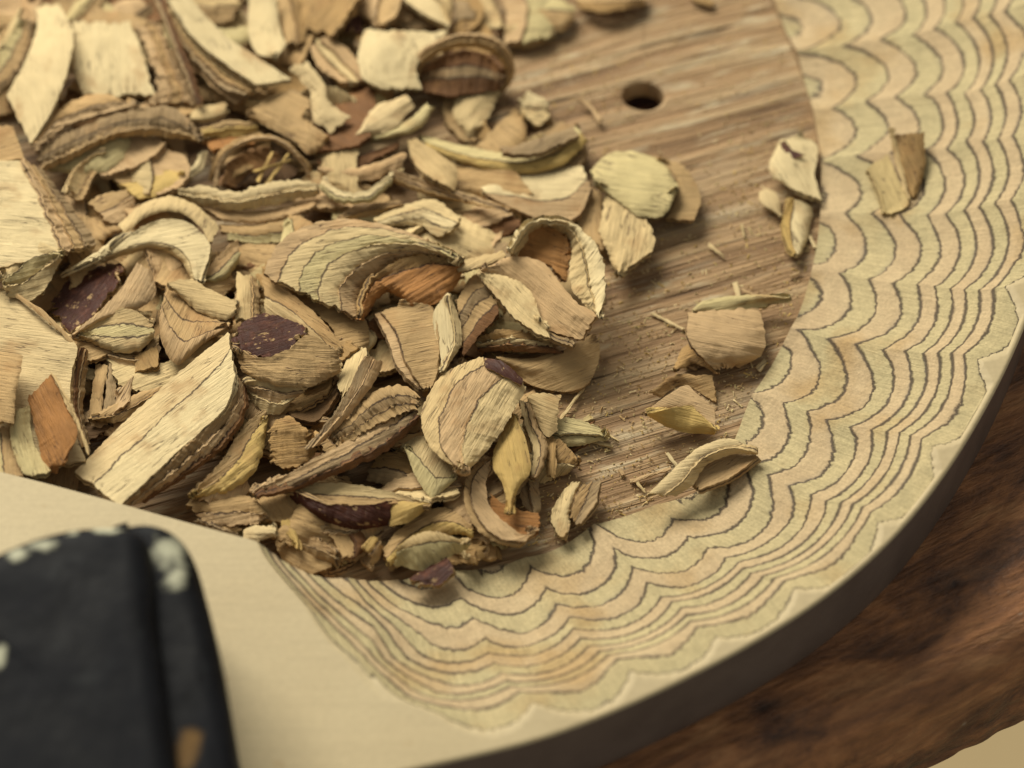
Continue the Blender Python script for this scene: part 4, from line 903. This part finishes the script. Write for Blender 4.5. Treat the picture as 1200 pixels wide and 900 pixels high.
while n < 34:                                                       # small rubble where the heap meets the ring
    x = RNG.uniform(235, 610); y = np.interp(x, [235, 320, 400, 500, 560, 610], [598, 628, 655, 655, 648, 618]) - abs(RNG.gauss(0, 16))
    L = RNG.uniform(22, 52); w = RNG.uniform(10, 26); a = RNG.uniform(0, math.pi); cv = RNG.uniform(-.25, .25) * L
    ca, sa = math.cos(a), math.sin(a); e0, e1 = RNG.uniform(.1, .45), RNG.uniform(.1, .45)
    q = lambda u, v: (x + u * ca - v * sa, y + (u * sa + v * ca) * .77)
    A = [q(-L / 2, -w * e0), q(0, -w / 2 + cv), q(L / 2, -w * e1)]; B = [q(-L / 2, w * e0), q(0, w / 2 + cv), q(L / 2, w * e1)]
    tn = RNG.choice('ppttkkgwwa')
    FILL.append((x, y, tn, P(A, B, 6.6 + RNG.uniform(0, 2.2), tn, bulge=RNG.uniform(-.8, 1.5), rag=1.1, rough=.25, fib=RNG.choice('uv'), th=1.1)))
    n += 1
for x, y, tn, p in FILL:
    near = min(HERO, key=lambda h: (h[0] - x) ** 2 + (h[1] - y) ** 2)[2]
    lab = f"small {TONE_WORD[tn]} chip half buried beside the {near}"
    chip(lab, p, group=f"chips half buried beside the {near}")
# ------------------------------------------------------------------ slivers and sawdust on the board
G_S = 'thin splinters lying on the base board'
for (a, b, w) in (((763, 365), (802, 384), 4), ((795, 420), (815, 432), 3), ((864, 330), (868, 346), 7), ((870, 338), (890, 348), 3), ((925, 322), (938, 318), 4), ((783, 530), (797, 548), 4),
                  ((738, 562), (786, 547), 4), ((745, 560), (757, 576), 4), ((728, 548), (732, 556), 4), ((676, 510), (718, 521), 4), ((655, 490), (684, 452), 4), ((832, 285), (850, 300), 4), ((870, 262), (873, 277), 3), ((700, 500), (725, 516), 2),
                  ((950, 275), (957, 290), 4), ((885, 430), (895, 420), 8)):
    d = np.array(b, float) - a; nrm = np.array([-d[1], d[0]]) / np.linalg.norm(d) * w
    chip('thin pale splinter lying on the base board', P([a, b], [tuple(np.array(a) + nrm), tuple(np.array(b) + nrm * .7)], 5.9, RNG.choice('cpk'), bulge=.3, th=.6, rag=.5, rough=.05), name='wood_splinter', cat='splinter', group=G_S)

def sawdust():
    rs = np.random.RandomState(5)
    V = []; F = []
    n = 0
    inner = spline(INN, 500)
    while n < 5200:
        x, y = rs.uniform(500, 965), rs.uniform(-20, 640)
        z = PB + .12
        p = at(x, y, z)
        # inside the opening only, and thicker toward the carved slope and the heap
        dd = np.linalg.norm(inner - p[:2], axis=1).min()
        side = x < np.interp(y, [-20, 0, 80, 160, 230, 300, 370, 425, 470, 520, 568, 592, 645], [890, 900, 933, 953, 957, 950, 930, 900, 872, 850, 815, 755, 640])
        if not side or np.hypot(x - 754, y - 110) < 30: continue
        if rs.rand() > .22 + .8 * math.exp(-dd / 22) * (y > 230) + .45 * (fbm(p[0] / 16, p[1] / 16, 91) > .15): continue
        L = rs.lognormal(-.85, .65); w = min(L, .42) * rs.uniform(.5, 1.1); a = rs.uniform(0, math.pi)
        c, s_ = math.cos(a), math.sin(a)
        q = np.array([[-L / 2, -w / 2, 0], [L / 2, -w / 3, .1], [L / 2.2, w / 2, 0], [-L / 2, w / 3, .05], [0, 0, rs.uniform(.15, .4)]])
        q = np.stack([q[:, 0] * c - q[:, 1] * s_, q[:, 0] * s_ + q[:, 1] * c, q[:, 2]], 1) + p
        k = len(V) * 5
        V.append(q); F += [[k, k + 1, k + 4], [k + 1, k + 2, k + 4], [k + 2, k + 3, k + 4], [k + 3, k, k + 4]]
        n += 1
    V = np.concatenate(V); nv = len(V)
    tn = np.repeat(np.array([TONE[t] for t in rs.choice(list('pckgty'), nv // 5)]), 5, 0)
    o = mesh_obj('sawdust', V, np.array(F), M_DUST, smooth=False, attrs=dict(tone=tn, fib=V, line=np.full(nv, 9.0)))
    tag(o, 'pale crumbs of sawdust strewn over the base board', 'sawdust', kind='stuff')
sawdust()

# ------------------------------------------------------------------ clamp
def clamp():
    root = empty('clamp', at(100, 900, ZT))
    tag(root, 'worn black enamelled clamp bar pressing on the uncarved rim', 'clamp')
    org = at(100, 900, ZT)
    def slab(name, outline, ztop, zbot, rb, spots):
        """outline: photo points on the upper face, closed"""
        C = spline(list(outline) + [outline[0]], 260)[:-1]
        top = at(C[:, 0], C[:, 1], ztop)
        tn = np.roll(top, -1, 0) - np.roll(top, 1, 0)
        nn = np.stack([tn[:, 1], -tn[:, 0]], 1); nn /= np.linalg.norm(nn, axis=1, keepdims=True)
        cen = top[:, :2].mean(0)
        if ((top[:, :2] - cen) * nn).sum(1).mean() < 0: nn = -nn
        rows = []
        nin = 30
        for q in np.linspace(0, 1, nin):                       # upper face from the middle out
            P_ = cen + (top[:, :2] - nn * rb - cen) * q
            rows.append(np.c_[P_, np.full(len(P_), ztop) + .25 * fbm(P_[:, 0] / 7, P_[:, 1] / 7, 81) * (q < .97)])
        for a in np.linspace(0, math.pi / 2, 8)[1:]:
            rows.append(np.c_[top[:, :2] - nn * rb * (1 - math.sin(a)), np.full(len(top), ztop - rb + rb * math.cos(a))])
        for z in np.linspace(ztop - rb, zbot, 10)[1:]: rows.append(np.c_[top[:, :2], np.full(len(top), z)])
        G = np.stack(rows, 1); G = np.concatenate([G, G[:1]], 0)
        F = gridF(G.shape[0], G.shape[1]); V = G.reshape(-1, 3)
        f0 = F[G.shape[1] * 3]
        if np.cross(V[f0[1]] - V[f0[0]], V[f0[2]] - V[f0[0]])[2] < 0: F = F[:, ::-1]
        # wear spots by plan position
        wear = np.zeros(len(V)); rust = np.zeros(len(V))
        for (x, y, rx, ry, kind) in spots:
            c = at(x, y, ztop); e = at(x + rx, y, ztop); g = at(x, y + ry, ztop)
            dd = ((V[:, 0] - c[0]) / (e[0] - c[0])) ** 2 + ((V[:, 1] - c[1]) / (g[1] - c[1])) ** 2
            v = np.exp(-dd * .7)
            if kind == 'w': wear = np.maximum(wear, v)
            else: rust = np.maximum(rust, v)
        return mesh_obj(name, V, F, M_CLAMP, parent=root, origin=org, attrs=dict(wear=wear, rust=rust))
    slab('jaw', [(-70, 700), (-30, 655), (20, 628), (80, 611), (135, 608), (166, 618), (176, 650), (182, 720), (192, 800), (206, 960), (120, 985), (-70, 985)], 58, ZT, 5.0, [(20, 650, 14, 9, 'w'), (48, 638, 20, 9, 'w'), (85, 622, 10, 6, 'w'), (125, 616, 22, 7, 'w'), (0, 770, 6, 14, 'w')])
    slab('flange', [(120, 612), (170, 604), (205, 616), (226, 645), (240, 690), (255, 750), (268, 820), (284, 960), (240, 985), (150, 985), (130, 760)], 52, ZT, 5.0, [(197, 648, 22, 22, 'w'), (205, 675, 16, 16, 'w'), (222, 880, 20, 24, 'r')])
clamp()
